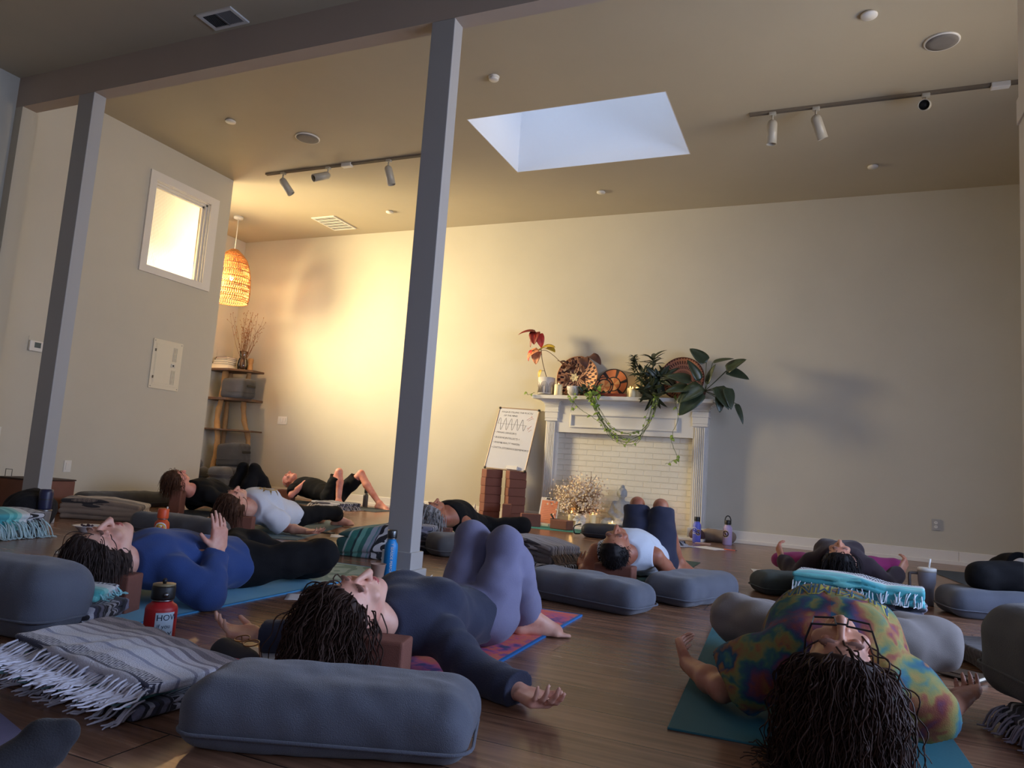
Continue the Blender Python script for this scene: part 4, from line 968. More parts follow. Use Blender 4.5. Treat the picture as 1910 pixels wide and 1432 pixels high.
for p, q in (((.02, .02, .2), (.11, -.02, .60)), ((.06, 0, .42), (.15, -.02, .54)), ((.08, -.01, .5), (.10, -.02, .66)), ((-.05, 0, .2), (-.15, -.02, .60)), ((-.10, 0, .40), (-.20, -.02, .56)), ((.09, -.01, .52), (.17, -.02, .62))): tube(bs, spline([p, (Vector(p)+Vector(q))/2+Vector((.01, 0, 0)), q], 4), .003, 5)
st = obj('stems', bs, plain('dry_stem', (122, 92, 70), .8), t, True)
for n_, b_, c_ in (('pale_flowers', bA, (230, 210, 184)), ('small_buds', bB, (186, 140, 116)), ('dry_leaves', bC, (108, 72, 58))):
    o = obj(n_, b_, plain('dried_'+n_, c_, .8, var=.2, nscale=90), t, True); o['kind'] = 'stuff'
# seated stone figure
def statue():
    f = Field((-.27, -.20, -.02), (.27, .16, .56), .0055)
    f.rbox((0, -.01, .02), (.225, .13, .022), .012, None, .01)
    for s in (-1, 1):
        f.cone((s*.06, .02, .085), (s*.17, -.05, .075), .062, .05, .03); f.cone((s*.17, -.05, .072), (s*-.02, -.115, .07), .046, .034, .02)     # crossed legs
        f.ell((s*-.07, -.115, .085), (.055, .03, .02), None, .015)
        f.cone((s*.088, .01, .30), (s*.128, -.005, .19), .036, .032, .025); f.cone((s*.128, -.005, .19), (s*.02, -.095, .125), .030, .02, .015)  # arms resting in the lap
        f.ell((s*.052, -.006, .425), (.010, .016, .034), None, .006)                                   # long ears
    f.cone((0, .01, .10), (0, .01, .20), .095, .075, .03); f.ell((0, .0, .265), (.105, .062, .08), None, .03); f.cone((0, .0, .32), (0, -.002, .37), .034, .030, .02)
    f.ell((0, -.006, .42), (.048, .055, .062), None, .012); f.ell((0, .004, .445), (.054, .06, .05), None, .006); f.ell((0, .006, .503), (.026, .026, .026), None, .01)
    f.cone((0, -.058, .43), (0, -.066, .41), .005, .009, .008); f.ell((0, -.054, .39), (.016, .008, .004), None, .004)
    for s in (-1, 1): f.ell((s*.02, -.054, .428), (.013, .006, .004), None, .004)
    f.ell((0, -.1, .13), (.05, .028, .014), None, .012)
    for i in range(6): f.cone((-.10+.02*i, -.035-.006*i, .32-.02*i), (-.05+.025*i, -.062-.002*i, .24-.014*i), .006, .005, .006)   # robe folds
    f.folds(.0012, 90, 3); return f
o = fmesh('stone_statue', statue(), plain('grey_stone', (158, 160, 164), .8, var=.22, nscale=26, bump=.6, bscale=120), None, floor=0.0)
o.location = (-2.165, 8.47, .03); tag(o, 'grey stone seated meditating figure on the hearth in front of the brick', 'statue')
for n_, z_ in ():
    pass
# black carrying bag on the teal mat
t = bolster('bolster_bag', 'black padded bolster bag with side strap in front of the fireplace', (-1.90, 7.50, 0), (.86, .20, .145), .02, plain('black_nylon', (38, 40, 48), .55, var=.1), .075, .012, 41, .003)
bm = bmesh.new(); tube(bm, spline([(-.43, -.03, .13), (-.50, -.05, .10), (-.49, -.06, .03), (-.43, -.06, .03)], 6), .007, 6); obj('strap', bm, M_black, t, True)

# ---- bottles and cups
def bottle(label, loc, r, h, col, lid=M_black, loop=False, stickers=(), lidh=.05, rough=.45, metal_base=False):
    t = thing('water_bottle', label, 'bottle', loc)
    m = plain('bottle_%d_%d_%d' % col, col, rough, var=.03); sh = h-lidh
    obj('bottle_body', lat([(r*.9, 0), (r, .006), (r, sh*.80), (r*.93, sh*.88), (r*.68, sh*.95), (r*.62, sh)], 32), m, t, True)
    obj('collar', lat([(r*.66, sh), (r*.66, sh+.006)], 28), M_met, t, True)
    c = obj('lid', lat([(r*.72, sh+.006), (r*.74, sh+.012), (r*.74, h-.006), (r*.68, h)], 28), lid, t, True)
    if metal_base: obj('base_ring', lat([(r*.92, -.0), (r*1.005, .003), (r*1.005, .014)], 32, cap=False), M_met, t, True)
    if loop:
        bm = bmesh.new(); tube(bm, [(r*.62*math.cos(a), 0, h-.008+.055*math.sin(a)) for a in np.linspace(0, PI, 17)], .006, 8); obj('carry_loop', bm, lid, c, True)
    for i, (a, z, sr, c1, c2) in enumerate(stickers):
        bm = bmesh.new(); n = 20; cen = bm.verts.new((math.cos(a)*(r+.0012), math.sin(a)*(r+.0012), z)); ring = []
        for k in range(n):
            q = 2*PI*k/n; aa = a+sr*math.cos(q)/r; ring.append(bm.verts.new((math.cos(aa)*(r+.0012), math.sin(aa)*(r+.0012), z+sr*math.sin(q))))
        for k in range(n): bm.faces.new((cen, ring[k], ring[(k+1) % n]))
        s = obj('sticker', bm, plain('sticker_%d_%d_%d' % c1, c1, .5), t)
        if c2:
            bm = bmesh.new(); ring = []
            for rr_ in (sr*.82, sr*.55):
                rg = []
                for k in range(n):
                    q = 2*PI*k/n; aa = a+rr_*math.cos(q)/r; rg.append(bm.verts.new((math.cos(aa)*(r+.002), math.sin(aa)*(r+.002), z+rr_*math.sin(q))))
                ring.append(rg)
            for k in range(n): bm.faces.new((ring[0][k], ring[0][(k+1) % n], ring[1][(k+1) % n], ring[1][k]))
            aa0 = a; bx(bm, (math.cos(a)*(r+.002), math.sin(a)*(r+.002), z), (.002, sr*.35, sr*.9), Matrix.Rotation(a, 3, 'Z') @ Matrix.Rotation(.5, 3, 'X'))
            obj('sticker_print', bm, plain('sticker_%d_%d_%d' % c2, c2, .5), s)
    return t
bottle('periwinkle blue water bottle with round stickers at the foot of the right fireplace column', (-1.245, 8.20, 0), .044, .275, (96, 104, 200), stickers=((-1.0, .11, .033, (196, 160, 120), (60, 34, 30)), (-2.1, .13, .036, (220, 220, 226), (70, 80, 180))))
bottle('tall lavender water bottle with a loop lid and round sticker right of the fireplace', (-.93, 8.28, 0), .049, .265, (186, 166, 206), loop=True, stickers=((-1.9, .12, .042, (212, 190, 160), (54, 30, 28)),))
bt = bottle('bright blue steel water bottle beside the base of the centre post', (-2.215, 3.56, 0), .037, .275, (20, 128, 196), lid=plain('dark_steel', (90, 92, 92), .3, .9), metal_base=True)
bm = text_bm('Y SEASIDE PERFORMANCE', .020, Matrix.Translation((0, 0, 0)) @ Matrix.Rotation(-1.05, 4, 'Z') @ Matrix.Translation((.0385, 0, .205)) @ Matrix(((0, 0, 1, 0), (0, 1, 0, 0), (-1, 0, 0, 0), (0, 0, 0, 1))), .0006)
bmesh.ops.delete(bm, geom=[], context='VERTS'); obj('printed_text', bm, M_white, bt)
t = thing('paper_cup', 'brown paper cup beside the blue steel bottle', 'cup', (-2.20, 3.42, 0))
obj('cup_body', lat([(.028, 0), (.029, .004), (.040, .098), (.0425, .10), (.0425, .103), (.039, .103), (.028, .006), (.005, .005)], 28), plain('kraft_paper', (158, 128, 112), .75), t, True)
rb = bottle('red wide mouth water bottle with black lid and white lettered sticker, front left', (-2.09, 1.91, 0), .052, .182, (176, 30, 36), loop=False, lidh=.052)
obj('lid_top', lat([(.037, .181), (.037, .187)], 28), plain('lid_brass', (150, 136, 104), .4, .5), rb, True); bm = bmesh.new(); lathe(bm, [(.006, .187), (.008, .199), (.004, .205)], 12); obj('lid_knob', bm, M_black, rb, True)
bm = bmesh.new(); tube(bm, [(.038*math.cos(-.5), .038*math.sin(-.5), .155), (.046*math.cos(-.5), .046*math.sin(-.5), .155)], .008, 12); obj('lid_button', bm, M_met, rb, True)
# sticker wrapped on the red bottle, facing right/front
bm = bmesh.new(); a0, a1 = -1.05, .15
for z0, z1 in ((.006, .098),):
    N = 12; vs = [[bm.verts.new((.0532*math.cos(a0+(a1-a0)*k/N), .0532*math.sin(a0+(a1-a0)*k/N), z)) for z in (z0, z1)] for k in range(N+1)]
    for k in range(N): bm.faces.new((vs[k][0], vs[k+1][0], vs[k+1][1], vs[k][1]))
stk = obj('sticker', bm, plain('sticker_paper', (186, 206, 220), .5), rb)
for s, z, sz, a in (('HOW', .072, .028, -.98), ('if you', .046, .02, -.92), ('DAY', .014, .028, -.98)):
    bm = text_bm(s, sz, Matrix.Identity(4), .0004)
    for v in bm.verts:
        q = a+v.co.x/.0535; r_ = .0538; v.co = Vector((r_*math.cos(q), r_*math.sin(q), z+v.co.y))
    obj('lettering', bm, plain('sticker_print_dark', (40, 60, 90), .5), stk)
ob = bottle('orange water bottle with white daisy stickers behind the woman in blue', (-4.05, 3.62, 0), .047, .235, (196, 74, 34), lid=plain('orange_lid', (220, 84, 40), .45), lidh=.07, stickers=((-.9, .11, .038, (214, 222, 230), (198, 160, 60)), (-1.75, .085, .030, (206, 170, 120), (150, 60, 30))))
bm = bmesh.new(); bx(bm, (.0, -.046, .05), (.05, .004, .06), bevel=.001); obj('sticker', bm, plain('sticker_blue', (150, 196, 226), .5), ob)
bm = bmesh.new(); tube(bm, [(.03, .0, .235), (.033, .0, .25)], .005, 8); obj('straw', bm, M_white, ob, True)
t = thing('travel_tumbler', 'grey steel tumbler with a dark blue lid bottle standing by the left post', 'tumbler', (-4.95, 3.42, 0))
obj('cup_body', lat([(.033, 0), (.036, .005), (.046, .145), (.048, .15), (.044, .15), (.01, .148)], 28), plain('satin_steel', (150, 146, 144), .35, .4), t, True); obj('rim', lat([(.048, .148), (.049, .156), (.046, .158)], 28), M_met, t, True)
obj('lid', lat([(.040, .156), (.042, .17), (.044, .27), (.040, .292), (.034, .296)], 28), plain('navy_plastic', (34, 38, 70), .4), t, True); bm = bmesh.new(); bx(bm, (0, 0, .232), (.092, .092, .006)); obj('lid_band', lat([(.0446, .225), (.0446, .231)], 28, cap=False), M_dark, t, True); bm.free()
t = thing('food_bowl', 'white shallow plastic bowl with dark berries on the floor', 'bowl', (-4.86, 3.70, 0))
obj('bowl_body', lat([(.05, 0), (.055, .004), (.085, .035), (.105, .042), (.105, .045), (.084, .040), (.052, .008), (.002, .006)], 36, cap=False), plain('white_paper', (222, 218, 220), .6), t, True)
bm = bmesh.new(); R = random.Random(4)
for i in range(16): a = R.uniform(0, 6.28); r = R.uniform(0, .055); lathe(bm, [(.001, -.009), (.009, -.003), (.010, .002), (.001, .010)], 7, c=(r*math.cos(a), r*math.sin(a), .036+R.uniform(0, .012)), cap=False)
o = obj('berries', bm, plain('dark_berry', (60, 40, 58), .4), t, True); o['kind'] = 'stuff'
t = thing('tumbler_mug', 'pale grey handled tumbler with white lid and straw beside the stacked teal blanket', 'tumbler', (.615, 5.30, 0)); m_ = plain('pale_grey_enamel', (150, 152, 166), .4)
obj('cup_body', lat([(.037, 0), (.039, .005), (.040, .10), (.050, .14), (.052, .20), (.052, .205)], 32), m_, t, True); obj('band', lat([(.0405, .10), (.0408, .104)], 32, cap=False), M_met, t, True)
obj('lid', lat([(.053, .203), (.054, .224), (.048, .228), (.01, .226)], 32), M_white, t, True); bm = bmesh.new(); tube(bm, [(.01, 0, .22), (.018, 0, .285)], .006, 10); obj('straw', bm, M_white, t, True)
bm = bmesh.new(); tube(bm, spline([(-.048, 0, .19), (-.088, 0, .188), (-.096, 0, .175), (-.092, 0, .09), (-.082, 0, .078), (-.040, 0, .08)], 5), .009, 8); obj('handle', bm, plain('handle_taupe', (104, 98, 98), .5), t, True)

# ---- folded striped blankets
def stripemat(name, stops, axis=1, zig=(), half=.15, bumpy=True):
    m, t, p = base(name, .92, (200, 200, 200)); v = t.obj(); n = t.noise(v, 9, 2); s = t.sep(v)
    u = t.math('ADD', t.math('MULTIPLY_ADD', s[axis], .5/half, .5), t.math('MULTIPLY_ADD', n.outputs[0], .012, -.006))
    if axis != 2: u = t.math('ADD', u, t.math('MULTIPLY', s[2], -.9))
    u = t.math('PINGPONG', u, 1.0)
    c = t.ramp(u, [(a, lin(b)) for a, b in stops], 'CONSTANT')
    o_ax = 0 if axis == 1 else 1
    for (pos, wd, per, c1, c2) in zig:
        q = t.math('ABSOLUTE', t.math('SUBTRACT', t.math('FRACT', t.math('DIVIDE', s[o_ax], per)), .5)); w_ = t.math('DIVIDE', t.math('SUBTRACT', u, pos), wd)
        tri = t.math('FRACT', t.math('MULTIPLY', t.math('ADD', q, t.math('MULTIPLY', w_, .5)), 4.0)); zc = t.mix(t.math('GREATER_THAN', tri, .5), lin(c1), lin(c2))
        inb = t.math('LESS_THAN', t.math('ABSOLUTE', t.math('SUBTRACT', w_, .5)), .5); c = t.mix(inb, c, zc)
    wv = t.noise(v, 260, 2); t.l.new(t.mix(t.math('MULTIPLY', wv.outputs[0], .35), c, lin((60, 60, 64)), 'MIX'), p.inputs['Base Color'])
    t.l.new(t.bump(wv.outputs[0], .6, .004), p.inputs['Normal']); p.inputs['Sheen Weight'].default_value = .15; return m
def cyc(cols, n):
    out = []; R = random.Random(n)
    x = 0.0
    while x < 1 and len(out) < 30: out.append((x, cols[len(out) % len(cols)])); x += R.uniform(.018, .055)
    return out
GREYS = [(214, 214, 222), (178, 176, 190), (226, 226, 232), (120, 116, 132), (222, 222, 228), (150, 140, 150), (210, 208, 214), (96, 92, 104)]
M_blk_front = stripemat('grey_white_stripe', [(0, (206, 204, 214)), (.06, (60, 62, 84)), (.085, (214, 214, 224)), (.26, (204, 206, 220)), (.31, (150, 156, 182)), (.34, (216, 218, 228)), (.47, (160, 160, 178)), (.50, (206, 206, 216)), (.56, (140, 134, 148)), (.60, (196, 192, 200)), (.66, (112, 104, 116)), (.69, (176, 168, 172)), (.74, (104, 92, 100)), (.80, (150, 138, 140)), (.86, (92, 82, 88)), (.93, (140, 128, 128))], 1, ((.085, .11, .03, (214, 214, 222), (62, 64, 84)),), .165)
M_blk_teal = stripemat('teal_stripe', [(0, (42, 96, 92)), (.1, (196, 214, 208)), (.13, (60, 140, 128)), (.24, (36, 70, 72)), (.28, (120, 186, 170)), (.36, (52, 120, 110)), (.44, (170, 178, 190)), (.52, (92, 150, 150)), (.54, (150, 158, 176)), (.58, (30, 30, 36)), (.60, (206, 206, 212))], 0, ((.60, .40, .10, (24, 24, 30), (222, 222, 226)),), .21)
M_blk_aqua = stripemat('aqua_stripe', [(0, (70, 170, 180)), (.12, (120, 214, 214)), (.2, (90, 190, 190)), (.28, (150, 220, 216)), (.38, (214, 226, 226)), (.5, (226, 228, 230)), (.56, (30, 30, 36))], 1, ((.57, .43, .06, (26, 26, 32), (214, 214, 220)),), .16)
M_blk_dark = stripemat('dark_stripe', cyc([(44, 44, 56), (120, 118, 136), (34, 34, 44), (190, 190, 200), (58, 56, 76), (26, 26, 34)], 3), 1, ((.3, .25, .05, (30, 30, 40), (190, 190, 200)),), .16)
M_blk_tan = stripemat('tan_grey_stripe', [(0, (140, 122, 106)), (.10, (34, 30, 32)), (.13, (150, 132, 118)), (.32, (34, 30, 32)), (.36, (200, 186, 168)), (.5, (160, 146, 130)), (.54, (206, 192, 174)), (.64, (120, 106, 96)), (.68, (204, 190, 172)), (.80, (90, 78, 74)), (.84, (190, 176, 160))], 1, ((.13, .17, .035, (150, 132, 116), (52, 44, 44)),), .2)
M_blk_grey = stripemat('grey_stripe', cyc([(150, 146, 152), (110, 106, 112), (176, 172, 176), (70, 66, 74), (160, 150, 146), (128, 122, 128)], 8), 1, (), .16)
def blanket(label, loc, size, rot, layers, mat, fringe=(), seed=1, sag=.02, vox=.009, group=None, fcol=(206, 204, 214), wob=.010, curve=None, tail=.02):
    l, w, h = size; R = np.random.default_rng(seed); th = h/layers
    f = Field((-l/2-.06, -w/2-.06, -.03), (l/2+.06, w/2+.06, h+.08), vox)
    for i in range(layers):
        dx, dy = R.uniform(-wob, wob, 2)
        ph = R.uniform(0, 6)
        def sg(q, i=i): return [q[0], q[1]+.008*np.sin(q[0]*9+i), q[2]-(curve(q[0], q[1]) if curve else 0)*((i+.5)/layers)-.006*np.sin(q[0]*14+ph)*np.cos(q[1]*11)]
        f.rbox((dx, dy, th*(i+.5)), (l/2+R.uniform(-.01, .005), w/2+R.uniform(-.01, .005), th*.505), min(th*.47, .022), None, .0008, sag=sg)
    f.folds(.0022, 40, seed)
    t = fmesh('folded_blanket', f, mat, None, floor=0.0, smooth=1); t.location = loc; t.rotation_euler = rot if isinstance(rot, tuple) else (0, 0, rot); tag(t, label, 'blanket', group)
    bm = bmesh.new(); Q = random.Random(seed)
    for side, n, ln, z in fringe:
        for k in range(n):
            u = (k+Q.uniform(.1, .9))/n-.5
            if side in 'fb': p = Vector((u*l, (-1 if side == 'f' else 1)*(w/2-.012), z+Q.uniform(-.014, .014))); o = Vector((Q.uniform(-.35, .35), -1 if side == 'f' else 1, 0))
            else: p = Vector(((-1 if side == 'l' else 1)*(l/2-.012), u*w, z+Q.uniform(-.014, .014))); o = Vector((-1 if side == 'l' else 1, Q.uniform(-.35, .35), 0))
            pts = [p]; d = (o*1.0+Vector((0, 0, .1))).normalized(); L_ = ln*Q.uniform(.7, 1.15)
            for s in range(6):
                d = (d+Vector((Q.uniform(-.2, .2), Q.uniform(-.15, .15), -.42))).normalized(); q = pts[-1]+d*L_/6
                if q.z < .005: q.z = .004+Q.uniform(0, .006); d = (o+Vector((Q.uniform(-.6, .6), Q.uniform(-.3, .3), 0))).normalized()
                pts.append(q)
            tube(bm, pts, [.0028, .0032, .0034, .003, .0034, .003, .0018], 4)
    if fringe:
        o = obj('fringe', bm, plain('fringe_%d_%d_%d' % fcol, fcol, .9), t, True); o['kind'] = 'stuff'
    return t
# front left pile
blanket('dark striped folded blanket at the bottom of the front left blanket pile', (-1.75, 1.50, 0), (.56, .29, .04), -.09, 3, M_blk_dark, (('f', 46, .10, .04),), 2, group='front left blanket pile')
blanket('aqua folded blanket in the middle of the front left blanket pile', (-1.76, 1.49, .042), (.54, .28, .03), -.04, 2, M_blk_aqua, (('f', 30, .10, .02), ('l', 16, .09, .02)), 3, group='front left blanket pile', fcol=(150, 206, 212))
blanket('white blanket with grey stripes and long fringe on top of the front left pile', (-1.745, 1.485, .074), (.58, .30, .036), (.0, .035, -.07), 2, M_blk_front, (('f', 130, .15, .02),), 4, group='front left blanket pile', vox=.007, curve=lambda x, y: .02*np.cos(x*5.0+.4)*np.clip(.6+y*2, 0, 1))
blanket('dark patterned folded blanket between the left bolster and the head block', (-2.43, 1.86, 0), (.24, .22, .10), .3, 4, M_blk_dark, (), 5); blanket('bright aqua blanket lying on the dark patterned one, left', (-2.44, 1.87, .102), (.20, .18, .04), .5, 2, M_blk_aqua, (('r', 14, .05, .02),), 6, fcol=(150, 206, 212))
# centre: striped blanket draped over a bolster beside the post
t = blanket('teal and white zigzag blanket slumped on the floor left of the centre post', (-2.82, 4.32, .0), (.42, .34, .26), .12, 4, M_blk_teal, (('l', 30, .10, .03),), 7, vox=.010, curve=lambda x, y: -.11*np.clip(.45-x*2.4, 0, 1)-.03*np.clip((-y-.05)*6, 0, 1), fcol=(120, 128, 120))
blanket('dark patterned blanket edge right behind the centre post', (-2.74, 4.88, 0), (.14, .22, .19), .3, 5, M_blk_dark, (), 8)
bolster('bolster', 'dark grey bolster lying right behind the centre post', (-2.43, 4.93, 0), (.60, .28, .155), 1.05, M_bolB, .07, .012, 9)
blanket('aqua and dark blanket, bottom of the pile beside the man in white', (-1.74, 4.80, 0), (.50, .34, .05), -.35, 2, M_blk_teal, (), 9, group='blanket pile beside the man in the white tank')
blanket('grey striped blanket with tan fringe, top of the pile beside the man in white', (-1.80, 4.84, .052), (.46, .32, .13), -.35, 4, M_blk_grey, (('r', 70, .12, .06),), 10, vox=.0065, group='blanket pile beside the man in the white tank', fcol=(150, 132, 120), curve=lambda x, y: -.05*np.clip(x*4, 0, 1)+.02)
# two bolsters at the man in white
bolster('bolster', 'dark grey bolster lying crosswise in front of the man in the white tank', (-1.10, 3.69, 0), (.70, .28, .15), -.27, M_bol, .07, .010, 11)
bolster('bolster', 'dark grey bolster lying lengthwise beside the right arm of the man in white tank', (-.655, 4.25, 0), (.62, .30, .15), 1.22, M_bol, .07, .010, 12)
bolster('bolster', 'large slate grey bolster lying in the front centre of the room', (-1.045, 1.505, 0), (.66, .30, .15), .385, M_bol, .07, .008, 13, .005)
bolster('bolster', 'large slate grey bolster cut by the left edge of the picture', (-2.62, 1.69, 0), (.66, .26, .235), .12, M_bol, .085, .010, 14)
bolster('bolster', 'charcoal round bolster lying on the floor behind the woman in blue', (-4.32, 4.02, 0), (.80, .22, .15), .10, M_bolB, .075, .012, 15)
bolster('bolster', 'long dark bolster lying against the partition wall', (-6.50, 5.35, 0), (1.10, .26, .15), PI/2, M_bolD, .07, .012, 16)
blanket('tan and black patterned folded blanket on the floor right of the left post', (-5.60, 4.42, 0), (.62, .40, .17), .62, 4, M_blk_tan, (('r', 46, .10, .03),), 12, vox=.0075, curve=lambda x, y: -.05*np.clip(x*3, 0, 1))
blanket('aqua blanket with heavy white fringe in front of the left post', (-4.95, 3.12, 0), (.40, .34, .15), .1, 4, M_blk_aqua, (('r', 60, .16, .10), ('f', 90, .17, .11), ('r', 40, .14, .05), ('f', 50, .12, .06)), 13, fcol=(186, 214, 220), curve=lambda x, y: .03*np.cos(x*7))
t = thing('wooden_crate', 'brown wooden crate with a wire handle behind the left post', 'crate', (-6.28, 4.24, 0), .04); m_ = plain('crate_wood', (116, 72, 58), .6, var=.2, nscale=10)
obj('crate_body', box((0, 0, .14), (.42, .40, .28), .006), m_, t); obj('lid', box((0, 0, .288), (.43, .41, .012), .003), plain('crate_lid', (56, 36, 32), .6), t); bm = bmesh.new(); tube(bm, [(-.14, -.19, .29), (-.14, -.19, .36), (-.06, -.19, .36), (-.06, -.19, .29)], .004, 6); obj('handle', bm, M_met, t)
f = Field((-.24, -.2, -.02), (.24, .2, .34), .012); f.ell((0, 0, .13), (.19, .15, .15)); f.ell((.06, -.02, .20), (.12, .11, .07), k=.05); f.folds(.008, 34, 2); f.folds(.004, 90, 4)
o = fmesh('fleece_jacket', f, plain('black_fleece', (24, 22, 26), .95, var=.3, nscale=80, bump=.8, bscale=150), floor=0); o.location = (-5.15, 3.45, 0); tag(o, 'black fleece jacket in a heap at the left edge beside the aqua blanket', 'jacket')
f = Field((-.2, -.16, -.02), (.2, .16, .3), .012)
book('book', (-3.96, 2.98, 0), (.20, .15, .02), plain('book_cloth_tan', (170, 150, 130), .6), M_page, .5, 'small tan notebook on the floor behind the head of the woman in blue', None)
# right side
blanket('white and aqua folded blanket stack with knotted fringe behind the woman in tie dye', (.20, 4.72, .075), (.66, .34, .115), -.10, 4, M_blk_aqua, (('f', 44, .09, .06), ('f', 30, .10, .03)), 14, fcol=(206, 214, 222), vox=.006, curve=lambda x, y: -.035*np.clip((x-.02)*8, 0, 1), group='blanket stack behind the woman in tie dye')
blanket('dark fringed folded blanket under the aqua blanket stack on the right', (.22, 4.73, 0), (.64, .34, .072), -.10, 3, M_blk_dark, (('f', 46, .08, .03),), 15, fcol=(150, 150, 168), group='blanket stack behind the woman in tie dye')
bolster('bolster', 'dark green grey bolster under the left end of the aqua blanket stack', (-.20, 5.02, 0), (.40, .26, .13), .5, plain('green_grey_canvas', (66, 74, 72), .85, bump=.4, bscale=400), .06, .012, 17)
bolster('bolster', 'grey bolster lying right of the handled tumbler under dark trousers', (.98, 5.10, 0), (.66, .32, .16), .25, M_bol, .075, .012, 18)
bolster('bolster', 'big grey bolster tilted on a blanket at the right edge', (.83, 2.72, .09), (.70, .36, .27), (0, .0, .30), M_bolB, .09, .010, 19)
blanket('white and purple dark patterned blanket under the big bolster at the right edge', (.80, 2.52, 0), (.50, .44, .085), .3, 4, M_blk_dark, (('l', 60, .10, .06), ('f', 60, .10, .05)), 16, fcol=(150, 146, 162))
blanket('dark brown blanket heap beside the right knee of the woman in tie dye', (.70, 3.60, 0), (.30, .36, .09), .2, 3, stripemat('dark_brown_stripe', cyc([(60, 54, 58), (44, 40, 44), (84, 76, 80)], 5), 1), (), 17)
# black backed phone, glasses and notebook on the right mat
t = book('notebook', (.50, 3.30, .006), (.15, .10, .018), plain('brown_notebook', (70, 54, 40), .6), M_page, -.5, 'brown notebook with pale page edge beside the hand of the woman in tie dye', None)
def glasses(bm, r=.024, gap=.014):
    for s in (-1, 1):
        tube(bm, [(s*(r+gap/2)+r*math.cos(a)*1.1, 0, r*math.sin(a)*.85) for a in np.linspace(0, 2*PI, 21)], .0022, 5, False); tube(bm, [(s*(2*r+gap/2+.003), 0, .01), (s*(2*r+gap/2+.004), .13, .008)], .002, 5)
    tube(bm, [(-gap/2, 0, .006), (0, -.003, .009), (gap/2, 0, .006)], .002, 5)
def paper(label, x, y, rzv, size=(.216, .28), z=0.0, mat=None, name='paper_sheet'):
    N = 8; bm = bmesh.new(); g = [[bm.verts.new((size[0]*(i/N-.5), size[1]*(j/N-.5), .0015+.006*max(0, (i/N-.6))**1.5*(1+math.sin(j)))) for j in range(N+1)] for i in range(N+1)]
    for i in range(N):
        for j in range(N): bm.faces.new((g[i][j], g[i+1][j], g[i+1][j+1], g[i][j+1]))
    o = obj(name, bm, mat or MATS.get('paper_white') or plain('paper_white', (232, 230, 232), .7, var=.02), None, True, (x, y, z), (0, 0, rzv)); solid(o, .0008); return tag(o, label, 'paper')
def pen(label, x, y, rzv, col, z=.0):
    t = thing('pen', label, 'pen', (x, y, z), rzv); bm = bmesh.new(); tube(bm, [(-.065, 0, .006), (.05, 0, .006)], .005, 8); obj('barrel', bm, plain('pen_%d_%d_%d' % col, col, .4), t, True)
    bm = bmesh.new(); tube(bm, [(.05, 0, .006), (.068, 0, .006)], [.005, .0015], 8); obj('tip', bm, M_dark, t, True)
paper('white paper sheet on the floor below the lavender bottle', -1.02, 7.66, -.5, (.30, .26)); pen('orange highlighter on the white paper below the lavender bottle', -.82, 7.60, -.2, (226, 96, 60), .004)
paper('white paper sheet left of the woman in magenta leggings', -.36, 6.12, .2, (.26, .24)); pen('black pen on the paper left of the woman in magenta leggings', -.30, 6.06, -.4, (24, 24, 28), .004)
paper('white paper sheet on the floor behind the curly hair of the woman in navy', -2.22, 2.84, .6, (.16, .16)); book('notebook', (-2.26, 3.03, 0), (.15, .11, .012), plain('brown_notebook', (70, 54, 40), .6), plain('tan_pages', (190, 160, 120), .8), .5, 'small brown notebook near the face of the woman in navy', None)
paper('white paper sheet near the open hand of the woman in navy, left', -1.72, 1.96, .3, (.20, .16))
paper('pale paper sheet on the floor beside the striped teal blanket', -3.60, 5.20, .6, (.40, .22)); o = obj('phone', box((0, 0, .005), (.15, .075, .009), .003), M_dark, loc=(-3.92, 5.22, 0)); tag(o, 'black phone on the floor beside the hand of the woman in white', 'phone')
# cable of the blue bottle corner
bm = bmesh.new(); tube(bm, spline([(-2.14, 3.60, .055), (-2.12, 3.56, .02), (-2.08, 3.57, .006), (-2.03, 3.60, .006), (-2.0, 3.63, .03), (-1.985, 3.645, .045)], 6), .003, 6); o = obj('cable', bm, M_white); tag(o, 'thin pale cable at the base of the centre post', 'cable')
# near the left hand of the woman in navy
f = Field((-.14, -.09, -.02), (.14, .09, .12), .007); f.cone((-.08, -.02, .04), (.07, .02, .035), .042, .036, .02); f.folds(.005, 50, 6); o = fmesh('pouch', f, plain('dark_grey_bag', (58, 58, 66), .8, var=.2), None, floor=0); o.location = (-1.64, 1.80, 0); o.rotation_euler = (0, 0, -.6); tag(o, 'dark grey soft pouch beside the striped blanket pile', 'pouch')
t = thing('sunglasses', 'tortoiseshell glasses on the dark pouch below the open hand', 'glasses', (-1.63, 1.83, .080), 0, None, (-1.35, 0, -.4)); bm = bmesh.new(); glasses(bm, .026); obj('glasses_frame', bm, plain('tortoise', (150, 96, 52), .3), t, True); bm = bmesh.new()
f = Field((-.17, -.07, -.02), (.17, .07, .08), .006); f.cone((-.11, 0, .028), (.10, .0, .026), .034, .028, .02); f.cone((.10, 0, .026), (.13, .01, .03), .028, .024, .01); f.folds(.004, 55, 7); o = fmesh('sock', f, plain('red_pink_knit', (204, 60, 84), .9, var=.25, nscale=18, bump=.6, bscale=220), None, floor=0); o.location = (-1.46, 1.72, 0.012); o.rotation_euler = (0, 0, .45); tag(o, 'folded red and pink knitted sock beside the large front bolster', 'sock')
